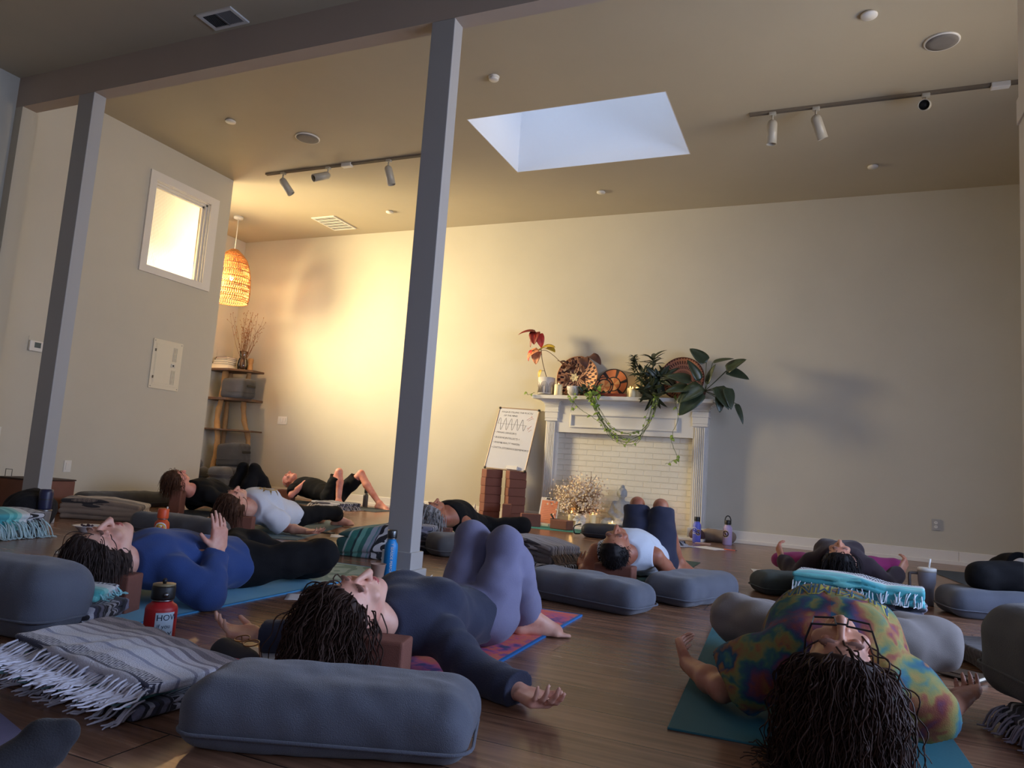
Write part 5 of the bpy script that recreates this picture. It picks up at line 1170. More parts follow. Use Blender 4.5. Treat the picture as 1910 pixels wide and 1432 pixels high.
# right of the fireplace
f = Field((-.3, -.14, -.02), (.3, .14, .2), .010); f.cone((-.10, 0, .075), (.14, 0, .07), .072, .068, .02); f.folds(.005, 40, 8); o = fmesh('rolled_blanket', f, plain('taupe_fleece', (140, 122, 108), .9, var=.15, nscale=30), None, floor=0); o.location = (-1.07, 8.52, 0); tag(o, 'rolled taupe fleece between the two bottles right of the fireplace', 'blanket')
f = Field((-.12, -.12, -.02), (.12, .12, .17), .010); f.ell((0, 0, .065), (.085, .08, .075)); f.folds(.006, 50, 9); o = fmesh('bag', f, plain('maroon_bag', (70, 42, 46), .7), None, floor=0); o.location = (-1.27, 8.40, 0); tag(o, 'small maroon bag behind the periwinkle bottle', 'bag')
blanket('dark blanket with white fringe beside the right foot of the fireplace', (-1.50, 7.60, 0), (.40, .30, .05), -.6, 2, M_blk_dark, (('r', 40, .14, .03),), 18, fcol=(196, 200, 214))
o = obj('phone', box((0, 0, .005), (.16, .08, .009), .003), plain('rose_phone', (190, 160, 150), .4), loc=(-1.16, 8.10, 0)); tag(o, 'pale phone on the floor in front of the periwinkle bottle', 'phone')
# behind the bald man's feet
blanket('black and white fringed blanket at the feet of the bald man', (-5.62, 7.62, 0), (.52, .36, .09), -.15, 3, M_blk_dark, (('f', 60, .14, .05), ('r', 20, .12, .05)), 19, fcol=(200, 190, 184)); t = bottle('black lidded clear bottle standing by the back wall near the centre post', (-5.74, 8.46, 0), .035, .25, (96, 92, 90), lidh=.07)
book('book', (-1.73, 5.36, 0), (.22, .16, .025), plain('book_cloth_red', (150, 60, 50), .5), M_page, -.5, 'thin red and white book beside the left hand of the man in the white tank', None)
block(-2.92, 5.20, .3, 'brown foam block under the grey haired woman', 'tall')
# mats
def dyemat(name, cols, scale=4):
    m, t, p = base(name, .8, (180, 90, 110)); v = t.obj(); n = t.noise(v, scale, 4, .6); n2 = t.noise(t.add('ShaderNodeVectorMath', operation='ADD', ins={0: n.outputs[1], 1: v}).outputs[0], scale*1.6, 3)
    st = [(.28+.46*i/(len(cols)-1), lin(c)) for i, c in enumerate(cols)]; t.l.new(t.ramp(n2.outputs[0], st), p.inputs['Base Color']); t.l.new(t.bump(t.noise(v, 300).outputs[0], .3, .002), p.inputs['Normal']); return m
matbuild('pink and orange tie dyed mat towel with blue edge under the woman in navy', (-1.305, 2.47), .60, 1.80, .02, dyemat('pink_dye', [(40, 84, 110), (110, 80, 140), (190, 96, 140), (226, 104, 110), (226, 126, 96), (206, 100, 120), (150, 84, 150), (70, 110, 130)], 2.6), .007, plain('blue_binding', (30, 110, 180), .7))
def bluemat():
    m, t, p = base('pale_blue_mat', .7, (120, 180, 210)); v = t.obj(); s = t.sep(v); n = t.noise(v, 2.2, 2); n3 = t.noise(v, 5, 3)
    w_ = t.math('SINE', t.math('ADD', t.math('MULTIPLY', n.outputs[0], 60), t.math('MULTIPLY', s[0], 8))); up = t.math('GREATER_THAN', s[1], .28)
    c = t.mix(n3.outputs[0], lin((110, 178, 216)), lin((150, 204, 224))); c2 = t.mix(t.math('GREATER_THAN', w_, .3), lin((148, 178, 172)), lin((104, 140, 132)))
    t.l.new(t.mix(up, c, c2), p.inputs['Base Color']); return m
matbuild('pale blue mat with leaf pattern at the far end under the woman in blue', (-2.63, 2.92), .60, 1.85, .03, bluemat(), .006, plain('blue_mat_edge', (60, 140, 190), .7))
matbuild('deep teal ribbed mat under the woman in tie dye', (-.05, 2.98), .74, 1.80, .055, M_tiemat)
matbuild('dark green mat under the man in the white tank', (-1.215, 5.35), .62, 1.74, .0, M_green)
matbuild('grey blue mat under the woman in the white shirt', (-4.32, 5.30), .62, 1.80, .38, M_greyblue)
matbuild('bright teal mat under the grey haired woman', (-2.93, 5.95), .62, 1.76, .02, M_tealb); matbuild('slate mat under the woman in black at the partition', (-5.80, 6.1), .62, 1.75, .25, M_darkmat)
matbuild('dark slate mat under the bald man', (-6.05, 8.05), 1.9, .60, .0, M_darkmat); matbuild('dark mat corner right of the tumbler near the back wall', (1.30, 7.2), .62, 1.4, .15, M_darkmat); matbuild('lavender mat at the bottom left corner', (-1.93, .98), .9, .5, -.28, M_lav)
# ------------------------------------------------------------------ people
def skinmat(name, col):
    m, t, p = base(name, .5, col); v = t.obj(); n = t.noise(v, 14, 4); n2 = t.noise(v, 90, 2)
    c = t.ramp(n.outputs[0], [(.3, lin([col[0]*.92, col[1]*.80, col[2]*.78])), (.6, lin(col)), (.8, lin([min(255, col[0]*1.04), col[1]*1.02, col[2]]))])
    t.l.new(c, p.inputs['Base Color']); t.l.new(t.bump(n2.outputs[0], .12, .002), p.inputs['Normal'])
    p.inputs['Subsurface Weight'].default_value = .08; p.inputs['Subsurface Radius'].default_value = (.02, .008, .005); return m
def hairmat(name, col):
    m, t, p = base(name, .62, col, 0, .25); v = t.obj(); n = t.noise(v, 60, 3)
    t.l.new(t.mix(n.outputs[0], lin([c*.6 for c in col]), lin([min(255, c*1.35) for c in col])), p.inputs['Base Color']); return m
def cloth(name, col, var=.10, bs=320, rough=.9, b=.35):
    return plain(name, col, rough, var=var, nscale=7, bump=b, bscale=bs, sheen=.12)
A_ = np.array
def frame(u, f):
    u = nrm(u); f = nrm(A_(f)-u*np.dot(f, u)); return u, f, np.cross(u, f)
def add_head(F, hc, u, f, k=1.0, e=0.0, ear=True):
    u, f, s = frame(u, f); M = np.stack([s, f, u]); h = A_(hc, float)
    P = lambda a, b, c: h+k*(a*s+b*f+c*u)
    F.ell(P(0, -.012, .022), k*A_((.074, .094, .088)), M, .01)
    F.ell(P(0, .028, -.042), k*A_((.058, .062, .078)), M, .02)
    for q in (-1, 1): F.cone(P(q*.052, -.004, -.052), P(q*.016, .062, -.104), k*.020, k*.018, .015)
    F.ell(P(0, .070, -.104), k*A_((.022, .018, .016)), M, .012)
    for q in (-1, 1):
        F.ell(P(q*.032, .092, .010), k*A_((.017, .014, .012)), M, .012, 's'); F.ell(P(q*.032, .078, .008), k*A_((.014, .013, .010)), M, .004)
        F.ell(P(q*.042, .062, -.032), k*A_((.024, .020, .022)), M, .015); F.ell(P(q*.012, .096, -.034), k*A_((.009, .010, .008)), M, .006)
        F.ell(P(q*.028, .083, .030), k*A_((.024, .010, .008)), M, .008)
        if ear: F.ell(P(q*.077, -.010, -.008), k*A_((.008, .019, .031)), M, .006); F.ell(P(q*.081, -.004, -.008), k*A_((.006, .009, .016)), M, .004, 's')
    F.cone(P(0, .090, .016), P(0, .112, -.030), k*.008, k*.0125, .010); F.ell(P(0, .114, -.032), k*A_((.012, .011, .010)), M, .006)
    F.ell(P(0, .088, -.064), k*A_((.022, .011, .006)), M, .006); F.ell(P(0, .085, -.076), k*A_((.019, .011, .007)), M, .005)
    F.cone(P(-.018, .099, -.0695), P(.018, .099, -.0695), .0018, .0018, .003, 's')
def add_hand(F, w, d, n, th, curl=.35, k=1.0, spread=.10):
    d = nrm(d); n = nrm(A_(n)-d*np.dot(n, d)); t = np.cross(n, d)*th; M = np.stack([t, d, n]); w = A_(w, float)
    F.cone(w-d*.01, w+d*.035*k, .024*k, .028*k, .015, flat=(n, .62)); F.rbox(w+d*.055*k, A_((.041, .046, .0135))*k, .012*k, M, .012)
    F.ell(w+d*.03*k+t*.024*k+n*.010*k, A_((.016, .030, .013))*k, M, .012)
    for i, (o, L, r) in enumerate(((.030, .074, .0086), (.0105, .083, .0088), (-.0095, .077, .0084), (-.028, .060, .0076))):
        p = w+d*(.092-.004*abs(i-1))*k+t*o*k; dd = nrm(d+t*spread*(1.3-i)*.5); c = curl*(.75+.22*i)
        for j, fr in enumerate((.46, .31, .23)):
            cs, sn = math.cos(c), math.sin(c); dd, nn = dd*cs+n*sn if j == 0 else nrm(dd*cs+np.cross(np.cross(dd, n), dd)*sn), n
            q = p+dd*L*fr*k; F.cone(p, q, r*(1-.09*j)*k, r*(.93-.1*j)*k, .004); p = q
    p = w+d*.022*k+t*.030*k; dd = nrm(t*.72+d*.72+n*.30)
    q = p+dd*.042*k; F.cone(p, q, .0125*k, .0105*k, .012); dd = nrm(dd+d*.35+n*curl*.5); F.cone(q, q+dd*.034*k, .0105*k, .0082*k, .004)
def add_foot(F, a, td, sd, k=1.0, e=0.0, toes=True, inner=1):
    td = nrm(td); sd = nrm(A_(sd)-td*np.dot(sd, td)); s = np.cross(sd, td)*inner; a = A_(a, float)
    heel = a+sd*.045*k-td*.032*k; ball = a+sd*.058*k+td*.118*k
    F.cone(a, heel, .034*k+e, .031*k+e, .02); F.cone(heel, ball, .031*k+e, .030*k+e, .02, flat=(sd, .8)); F.cone(a+td*.01, ball-sd*.012*k, .035*k+e, .024*k+e, .025)
    F.cone(ball-s*.022*k, ball+s*.022*k, .022*k+e, .020*k+e, .015, flat=(sd, .8))
    if toes:
        for i, (o, L, r) in enumerate(((.030, .050, .0125), (.012, .048, .0095), (-.003, .043, .009), (-.017, .037, .0085), (-.029, .030, .0082))):
            p = ball+s*o*k+sd*.006*k; F.cone(p, p+td*L*k, r*k, r*.9*k, .006)
    else: F.cone(ball, ball+td*.045*k, .028*k+e, .020*k+e, .02, flat=(sd, .7))
def limb(F, pts, rs, e=0.0, k=.02, clip=None):
    if clip is not None: clip = (A_(clip[0], float), nrm(clip[1]))
    for a, b, r0, r1 in zip(pts, pts[1:], rs, rs[1:]): F.cone(a, b, r0+e, r1+e, k, clip=clip)
def lerp(a, b, t): return A_(a, float)*(1-t)+A_(b, float)*t
def bounds(pts, m):
    P = np.array([A_(p, float) for p in pts]); return P.min(0)-m, P.max(0)+m
def recolor(o, mats, tests, off):
    """give small regions of one mesh their own material (lips, brows, lashes)"""
    me = o.data
    for m in mats: me.materials.append(m)
    n = len(me.polygons); c = np.empty(n*3, np.float32); me.polygons.foreach_get('center', c); c = c.reshape(-1, 3)+np.asarray(off); idx = np.zeros(n, np.int32)
    for i, (cen, r, M) in enumerate(tests):
        q = ((c-cen) @ M.T)/r; idx[(q**2).sum(1) < 1] = 1+min(i, len(mats)-1) if len(mats) > 1 and i < 1 else (1 if i < 1 else len(mats))
    me.polygons.foreach_set('material_index', idx)
def person(label, J, skin, top=None, legs=None, hair=None, vox=.007, k=1.0, bust=False, group=None):
    """J: world-space joints; the body is one blended mesh, clothes and hair are its children"""
    g = lambda n: A_(J[n], float)
    hc, u, f = g('hc'), A_(J['u'], float), A_(J['f'], float); u, f, s = frame(u, f)
    fr = nrm(J.get('front', (0, 0, 1))); T = [(A_(p, float), w, d) for p, w, d in J['torso']]; nb = g('nb'); side = nrm(g('sR')-g('sL'))
    pts = [hc, nb]+[J[n] for n in ('sR', 'sL', 'eR', 'eL', 'wR', 'wL', 'hR', 'hL', 'kR', 'kL', 'aR', 'aL') if n in J]
    off = A_(J.get('base', (T[-1][0][0], T[-1][0][1], 0)), float)
    B = Field(*bounds(pts, .25), vox)
    def torso(F, e):
        for (p0, w0, d0), (p1, w1, d1) in zip(T, T[1:]): F.cone(p0, p1, w0+e, w1+e, .04, flat=(fr, (d0+d1+2*e)/(w0+w1+2*e)))
        F.cone(nb, T[0][0], .052+e, T[0][2]+e*.5, .05, flat=(fr, .9))
        for sh in ('sR', 'sL'): F.cone(lerp(nb, T[0][0], .4), g(sh), .048+e, .046*k+e, .04)
        if bust:
            for q in (-1, 1): F.ell(lerp(T[0][0], T[1][0], .55)+q*side*.075+fr*(T[0][2]*.72), A_((.066, .066, .050))+e, None, .04)
    torso(B, 0); add_head(B, hc, u, f, k); B.cone(hc-u*.055*k-f*.02*k, nb, .050*k, .056*k, .03)
    arms = (('R', 1), ('L', -1))
    for q, sg in arms:
        if 'e'+q in J:
            limb(B, [g('s'+q), lerp(g('s'+q), g('e'+q), .5), g('e'+q), lerp(g('e'+q), g('w'+q), .35), g('w'+q)], [.046*k, .043*k, .036*k, .038*k, .025*k])
            if 'h'+q+'d' in J: d_, n_, th, cu = J['h'+q+'d']; add_hand(B, g('w'+q), d_, n_, th, cu, k)
        if 'k'+q in J:
            limb(B, [g('h'+q), lerp(g('h'+q), g('k'+q), .5), g('k'+q)], [.074*k, .058*k, .046*k], 0, .025)
            ca = J.get('calf'+q, None); mid = lerp(g('k'+q), g('a'+q), .33); mid = mid+A_(ca, float)*.02 if ca is not None else mid
            limb(B, [g('k'+q), mid, g('a'+q)], [.046*k, .050*k, .033*k], 0, .02)
            if 'f'+q in J: td, sd = J['f'+q][:2]; add_foot(B, g('a'+q), td, sd, k, 0, True, J['f'+q][2] if len(J['f'+q]) > 2 else 1)
    body = fmesh('person', B, skin, None, off, floor=.002); body.location = off; tag(body, label, 'person', group)
    M = np.stack([s, f, u]); P = lambda a, b, c: hc+k*(a*s+b*f+c*u); hm = MATS.get('brow_tint') or plain('brow_tint', (138, 98, 84), .7)
    recolor(body, [MATS.get('lip_tint') or skinmat('lip_tint', (176, 92, 88)), hm], [(P(0, .095, -.070), k*A_((.024, .02, .013)), M)]+[(P(q*.032, .09, .033), k*A_((.022, .02, .0045)), M) for q in (-1, 1)]+[(P(q*.032, .088, .001), k*A_((.014, .02, .003)), M) for q in (-1, 1)], off)
    if top:
        F = Field(*bounds(pts, .24), vox); e = top.get('e', .014); torso(F, e); sl = top.get('sleeve', 2)
        for q, sg in arms:
            if 'e'+q in J and sl > 0:
                S, E, W = g('s'+q), g('e'+q), g('w'+q); fl_ = top.get('flare', .0)
                if sl <= 1: end = lerp(S, E, sl); limb(F, [S, lerp(S, end, .5), lerp(S, E, min(1, sl+.06))], [.05*k, .049*k+fl_*.5, .046*k+fl_], e, .02, (end, E-S))
                else: end = lerp(E, W, sl-1); limb(F, [S, lerp(S, E, .5), E, end+(W-E)*.03], [.048*k, .047*k, .042*k, .034*k+fl_], e, .02, (end, W-E) if np.dot(nrm(W-E), nrm(E-S)) > .3 else None); (F.plane(end, W-E, .004, (end-.05+np.minimum(0, nrm(W-E)*.04), end+.05+np.maximum(0, nrm(W-E)*.04))) if np.dot(nrm(W-E), nrm(E-S)) <= .3 else None)
        for c, r in top.get('extra', ()): F.ell(c, r, None, .05)
        if sl == 0:
            for q, sg in arms: F.ell(g('s'+q)+sg*side*.035, (.062, .075, .075), None, .015, 's')
        nk = nrm(nb-T[0][0]+(hc-u*.06-nb)*.25); F.plane(nb+nk*top.get('neck', -.005), nk, .006, (nb-.13, nb+.13))
        if top.get('hem') is not None: hp = lerp(T[-2][0], T[-1][0], top['hem']); F.plane(hp, nrm(T[-1][0]-T[-2][0]), .006)
        F.folds(top.get('fold', .0035), 26, top.get('seed', 1)); F.folds(.0022, 55, top.get('seed', 1)+3)
        if top.get('long'): F.folds(.003, 30, top.get('seed', 1)+5, dirv=None)
        o = fmesh(top.get('name', 'shirt'), F, top['mat'], body, off, floor=.004); body['_'] = 0; del body['_']
        J['_top'] = o
    if legs:
        F = Field(*bounds([p for n, p in J.items() if n in ('hR', 'hL', 'kR', 'kL', 'aR', 'aL')]+[T[-1][0], T[-2][0]], .24), vox); e = legs.get('e', .012); ln = legs.get('len', 2); wd_ = legs.get('wide', 0)
        (p0, w0, d0), (p1, w1, d1) = T[-2], T[-1]; F.cone(lerp(p0, p1, .35), p1, w0+e, w1+e, .04, flat=(fr, (d0+d1)/(w0+w1)))
        for q, sg in arms:
            if 'k'+q in J:
                H, K, A = g('h'+q), g('k'+q), g('a'+q); F.cone(lerp(p0, p1, .9), H, .082*k+e, .078*k+e, .04)
                if ln <= 1: end = lerp(H, K, ln); limb(F, [H, lerp(H, K, .5), lerp(H, K, ln+.05)], [.080*k, .066*k+wd_*.5, .056*k+wd_], e, .03, (end, K-H))
                else:
                    ca = J.get('calf'+q, None); mid = lerp(K, A, .33); mid = mid+A_(ca, float)*.02 if ca is not None else mid; end = lerp(K, A, ln-1)
                    limb(F, [H, lerp(H, K, .5), K], [.078*k, .062*k+wd_*.3, .049*k+wd_*.5], e, .022); limb(F, [K, mid, end+(A-K)*.03], [.054*k+wd_*.5, .055*k+wd_, .040*k+wd_], e, .02, (end, A-K))
        F.plane(lerp(p0, p1, .45), nrm(p0-p1), .006)
        F.folds(legs.get('fold', .0035)*1.2, 30, legs.get('seed', 2)); F.folds(.0025, 62, legs.get('seed', 2)+3)
        J['_legs'] = fmesh(legs.get('name', 'trousers'), F, legs['mat'], body, off, floor=.003)
    if hair:
        F = Field(hc-.36, hc+.36, max(vox*.85, .005)); th = hair.get('th', .010)
        F.ell(P(0, -.014, .024), k*(A_((.076, .097, .091)))+th, M, .01)
        F.plane(P(0, *hair.get('front', (.060, .045))), f*.80-u*.60, .012); F.plane(P(0, 0, hair.get('nape', -.07)), -u-f*.25, .012)
        if hair.get('ears', True):
            for q in (-1, 1): F.ell(P(q*.085, .018, -.015), k*A_((.03, .035, .042)), M, .012, 's')
        for a, r in hair.get('mass', ()): F.ell(P(*a), r, M, .03)
        F.folds(hair.get('fold', .003), 70, 5); F.folds(.002, 140, 6)
        h = fmesh('hair', F, hair['mat'], body, off, floor=.004)
        if 'strands' in hair:
            n, lmin, lmax, amp, fq, rad, flow, grav, spr, seed = hair['strands']; R = np.random.default_rng(seed); bm = bmesh.new(); flow = A_(flow, float)
            for i in range(n):
                d = R.normal(size=3); d = nrm(d+nrm(u*.9-f*.55)*hair.get('bias', 1.1)); hn = nrm(f*.8-u*.6); d = nrm(d-hn*max(0, np.dot(d, hn)-.30)); p = hc+k*(u*.02-f*.012)+d*hair.get('root', .088+th)
                v = nrm(d*spr+flow+R.normal(size=3)*.12); L_ = R.uniform(lmin, lmax); N = 24; st = L_/N; e1 = nrm(np.cross(v, R.normal(size=3))); ph = R.uniform(0, 6.28); fr_ = fq*R.uniform(.8, 1.25); out = []; am = amp*R.uniform(.6, 1.3); side_ = R.normal(size=3)*.05
                for j in range(N+1):
                    w = min(1, j/6); e2 = nrm(np.cross(v, e1)); q = p+am*w*(e1*math.cos(ph+fr_*j*st)+e2*math.sin(ph+fr_*j*st)); q[2] = max(q[2], .006+R.uniform(0, .01)); out.append(q-off)
                    v = nrm(v+A_((0, 0, -grav))*(j/N+.25)+side_); p = p+v*st
                    p = p-hn*max(0, np.dot(p-hc, hn)-.042); dd = p-hc; dl = np.linalg.norm(dd)
                    rm = hair.get('rmin', .10)
                    if dl < rm: p = hc+dd/dl*rm
                    if p[2] < .012: p[2] = .012; v = nrm(A_((v[0], v[1], .02))+R.normal(size=3)*.25)
                tube(bm, out, [rad*(1-.45*j/N) for j in range(N+1)], 3, False)
            o = obj('curls' if amp > .006 else 'locks', bm, hair['mat'], h, True); o['kind'] = 'stuff'
    return body
S_fair = skinmat('fair_skin', (222, 172, 150)); S_mid = skinmat('warm_skin', (196, 140, 114)); S_tan = skinmat('tan_skin', (170, 112, 86)); S_pink = skinmat('pink_skin', (226, 158, 140))
H_dark = hairmat('dark_brown_hair', (56, 38, 30)); H_black = hairmat('black_hair', (22, 18, 20)); H_brown = hairmat('brown_hair', (74, 48, 34)); H_grey = hairmat('grey_hair', (140, 138, 140)); H_cocoa = hairmat('brown_grey_hair', (58, 46, 42)); H_white = hairmat('white_stubble', (206, 196, 190))
M_navy = cloth('navy_knit', (42, 46, 66), .16, 260); M_blue = cloth('royal_blue_jersey', (40, 66, 122), .10); M_blackc = plain('black_cotton', (17, 17, 20), .9, var=.15, bump=.3, bscale=320, spec=.25); M_white_c = cloth('white_jersey', (206, 210, 222), .04); M_lavp = cloth('lavender_twill', (120, 118, 146), .07, 420); M_greyp = cloth('taupe_grey_twill', (132, 124, 120), .08, 420)
M_mag = cloth('magenta_leggings', (140, 34, 96), .08); M_plum = cloth('plum_black_knit', (44, 30, 38), .15); M_navys = cloth('navy_shorts', (34, 38, 62), .1); M_tank = cloth('white_tank_cotton', (200, 208, 222), .05)
UP = (0, 0, 1)
# woman in blue, left
JA = dict(hc=(-2.60, 2.05, .235), u=(0, -.985, -.17), f=(.10, -.15, .98), nb=(-2.61, 2.20, .165), front=(.08, 0, 1), sR=(-2.445, 2.29, .145), sL=(-2.79, 2.29, .145),
    torso=[((-2.62, 2.31, .175), .145, .105), ((-2.62, 2.45, .165), .135, .11), ((-2.62, 2.62, .135), .13, .10), ((-2.61, 2.80, .115), .15, .10)],
    eR=(-2.315, 2.345, .052), wR=(-2.43, 2.49, .215), hRd=((-.06, -.02, 1), (-1, .1, -.05), -1, .14), eL=(-2.96, 2.42, .06), wL=(-2.78, 2.56, .20), hLd=((.95, .15, .1), (0, .1, -1), -1, .2),
    hR=(-2.52, 2.84, .115), hL=(-2.71, 2.84, .115), kR=(-2.33, 3.09, .16), kL=(-2.93, 3.14, .16), aR=(-2.55, 3.22, .075), aL=(-2.68, 3.24, .075), fR=((.02, .6, -.15), (-.9, 0, -.2)), fL=((.0, .6, -.15), (.9, 0, -.2)))
person('person in royal blue top and black trousers on the pale blue mat, one hand raised', JA, S_fair, dict(mat=M_blue, sleeve=1.93, hem=.75, e=.018, neck=.03, fold=.005), dict(mat=M_blackc, e=.012, wide=.03, name='trousers'),
    dict(mat=H_cocoa, th=.014, front=(.052, .050), mass=[((0, -.055, .02), (.094, .072, .096)), ((0, -.045, -.04), (.086, .072, .078))], ears=False, fold=.0012, bias=1.3, strands=(1500, .09, .17, .002, 25, .0020, (0, .05, -.35), .7, .55, 15)), vox=.0062, k=1.02)
block(-2.585, 2.085, .35, 'brown foam block under the head of the woman in blue', 'edge')
# woman in navy, centre
JB = dict(hc=(-1.29, 1.87, .218), u=(-.08, -.95, .02), f=(.30, .02, .95), nb=(-1.255, 2.03, .155), front=(.04, -.1, 1), sR=(-1.085, 2.11, .12), sL=(-1.42, 2.10, .14),
    torso=[((-1.25, 2.14, .155), .135, .095), ((-1.235, 2.27, .155), .125, .095), ((-1.215, 2.41, .12), .118, .085), ((-1.20, 2.53, .11), .145, .095)],
    eR=(-.955, 2.06, .055), wR=(-.765, 1.985, .042), hRd=((.82, -.58, -.02), (-.1, .2, 1), 1, .5), eL=(-1.57, 2.06, .06), wL=(-1.72, 1.985, .055), hLd=((-.78, -.58, .12), (.1, -.1, 1), -1, .45),
    hR=(-1.115, 2.55, .115), hL=(-1.285, 2.57, .115), kR=(-1.115, 2.60, .375), kL=(-1.265, 2.63, .375), aR=(-1.085, 2.83, .075), aL=(-1.27, 2.85, .075), calfR=(0, 1, 0), calfL=(0, 1, 0), fR=((.78, .55, -.03), (0, 0, -1)), fL=((.15, 1, -.03), (0, 0, -1)))
person('person in navy knit sweater and lavender trousers, knees up, on the tie dyed mat', JB, S_fair, dict(mat=M_navy, sleeve=1.93, hem=.62, e=.016, flare=.006, neck=.03, name='sweater'), dict(mat=M_lavp, e=.010, wide=.016, len=1.95, fold=.0035),
    dict(mat=H_dark, th=.014, front=(.055, .045), mass=[((0, -.07, .04), (.080, .07, .08)), ((-.02, -.10, .03), (.07, .06, .08))], strands=(1500, .16, .33, .0075, 72, .0026, (-.12, -.22, -.25), .8, .45, 3), bias=1.5), vox=.0052, bust=True)
block(-1.215, 1.885, .25, 'brown foam block under the head of the woman in navy', 'edge')
# woman in tie dye, right
JC = dict(hc=(.05, 2.03, .232), u=(0, -.95, -.29), f=(0, -.29, .95), nb=(.045, 2.19, .18), front=(0, -.25, 1), sR=(.225, 2.29, .16), sL=(-.135, 2.27, .16),
    torso=[((.04, 2.33, .205), .165, .115), ((.035, 2.48, .215), .16, .135), ((.03, 2.68, .165), .155, .12), ((.03, 2.86, .125), .17, .115)],
    eR=(.285, 2.39, .062), wR=(.415, 2.70, .065), hRd=((.25, .95, .05), (-.4, -.1, .9), 1, .25), eL=(-.262, 2.33, .060), wL=(-.40, 2.54, .065), hLd=((-.40, .85, .30), (.9, .3, .3), -1, .5),
    hR=(.13, 2.88, .12), hL=(-.07, 2.88, .12), kR=(.375, 3.07, .145), kL=(-.305, 3.05, .145), aR=(.06, 3.24, .07), aL=(.0, 3.16, .065), fR=((-.8, .3, -.1), (-.2, .9, -.3)), fL=((.8, .3, -.1), (.2, .9, -.3)))
def tiedye():
    m, t, p = base('tie_dye', .9, (90, 130, 150)); v = t.obj(); n = t.noise(v, 4.5, 4, .6); s = t.sep(v)
    w_ = t.add('ShaderNodeVectorMath', operation='MULTIPLY_ADD', ins={0: n.outputs[1], 1: (.22, .22, .22), 2: v}).outputs[0]; n2 = t.noise(w_, 5.5, 3, .55); a = t.math('ARCTAN2', s[0], t.math('ADD', s[1], .45)); 
    q = t.math('FRACT', t.math('ADD', t.math('MULTIPLY', n2.outputs[0], 2.2), t.math('MULTIPLY', a, .55)))
    cs = [(34, 72, 98), (44, 96, 114), (70, 112, 100), (122, 124, 72), (148, 128, 68), (146, 92, 60), (130, 64, 62), (88, 60, 94), (46, 72, 104), (56, 102, 94), (126, 124, 72), (140, 96, 62), (34, 72, 98)]
    st = [(i/(len(cs)-1), lin(c)) for i, c in enumerate(cs)]; t.l.new(t.ramp(q, st), p.inputs['Base Color']); t.l.new(t.bump(t.noise(v, 300).outputs[0], .3, .003), p.inputs['Normal']); return m
bC = person('person in tie dye shirt with big curly dark hair and glasses on the teal mat', JC, S_mid, dict(mat=tiedye(), sleeve=.66, hem=.6, e=.026, flare=.022, neck=.0, fold=.008, name='tie_dye_shirt'), dict(mat=M_greyp, e=.020, wide=.035, fold=.005),
    dict(mat=H_dark, th=.016, front=(.062, .052), mass=[((0, -.06, .06), (.095, .08, .08)), ((0, -.12, .05), (.11, .08, .09))], strands=(2000, .16, .30, .0075, 75, .0026, (0, -.22, -.25), .8, .55, 5), bias=1.5), vox=.0056, k=1.03, bust=True)
# lettering printed across the chest, following the cloth
from mathutils.bvhtree import BVHTree
bpy.context.view_layer.update()
def print_on(o, base_loc, bm, lift):
    bv = BVHTree.FromPolygons([v.co+Vector(base_loc) for v in o.data.vertices], [tuple(p.vertices) for p in o.data.polygons])
    bmesh.ops.subdivide_edges(bm, edges=bm.edges[:], cuts=1); bmesh.ops.triangulate(bm, faces=bm.faces[:])
    for v in bm.verts:
        h = bv.ray_cast(Vector((v.co.x, v.co.y, .9)), Vector((0, 0, -1)))
        if h[0] is not None: v.co = h[0]+h[1]*lift-Vector(base_loc)
    return bm
sh = JC['_top']; bl_ = bC.location.copy()
for nm, off_, mt, lift in (('chest_print_outline', .006, plain('print_yellow', (176, 164, 70), .8), .0012), ('chest_print', 0.0, plain('print_blue', (44, 74, 96), .8), .0024)):
    cu = bpy.data.curves.new('t', 'FONT'); cu.body = 'NICKI MINAJ'; cu.size = .066; cu.offset = off_*.45; cu.shear = .12; cu.align_x = 'CENTER'; cu.space_character = .9; cu.resolution_u = 2
    ot = bpy.data.objects.new('t', cu); COL.objects.link(ot); me_ = bpy.data.meshes.new_from_object(ot.evaluated_get(bpy.context.evaluated_depsgraph_get())); bm = bmesh.new(); bm.from_mesh(me_); bpy.data.objects.remove(ot)
    for v in bm.verts: v.co = Vector((.04-v.co.x*.86, 2.445-v.co.y*1.9, 0))
    o = obj(nm, print_on(sh, bl_, bm, lift), mt, sh)
hu, hf, hs = frame(JC['u'], JC['f']); gp = A_(JC['hc'])+hf*.128+hu*.004
t = thing('glasses', 'dark rectangular glasses worn by the woman in tie dye', 'glasses', tuple(gp)); Mg = Matrix([[hs[0], -hf[0], hu[0]], [hs[1], -hf[1], hu[1]], [hs[2], -hf[2], hu[2]]]); t.rotation_euler = Mg.to_euler()
bm = bmesh.new()
for s_ in (-1, 1): tube(bm, [(s_*.012, 0, .018), (s_*.066, .004, .020), (s_*.062, .004, -.018), (s_*.016, 0, -.020), (s_*.012, 0, .018)], .0026, 5, False)
tube(bm, [(-.012, 0, .010), (.012, 0, .010)], .0024, 5); obj('frame', bm, M_dark, t); bm = bmesh.new()
for s_ in (-1, 1):
    bm = bmesh.new(); tube(bm, [(s_*.066, .004, .016), (s_*.080, .05, .012), (s_*.083, .115, .004)], .0026, 5); obj('temple', bm, M_dark, t)
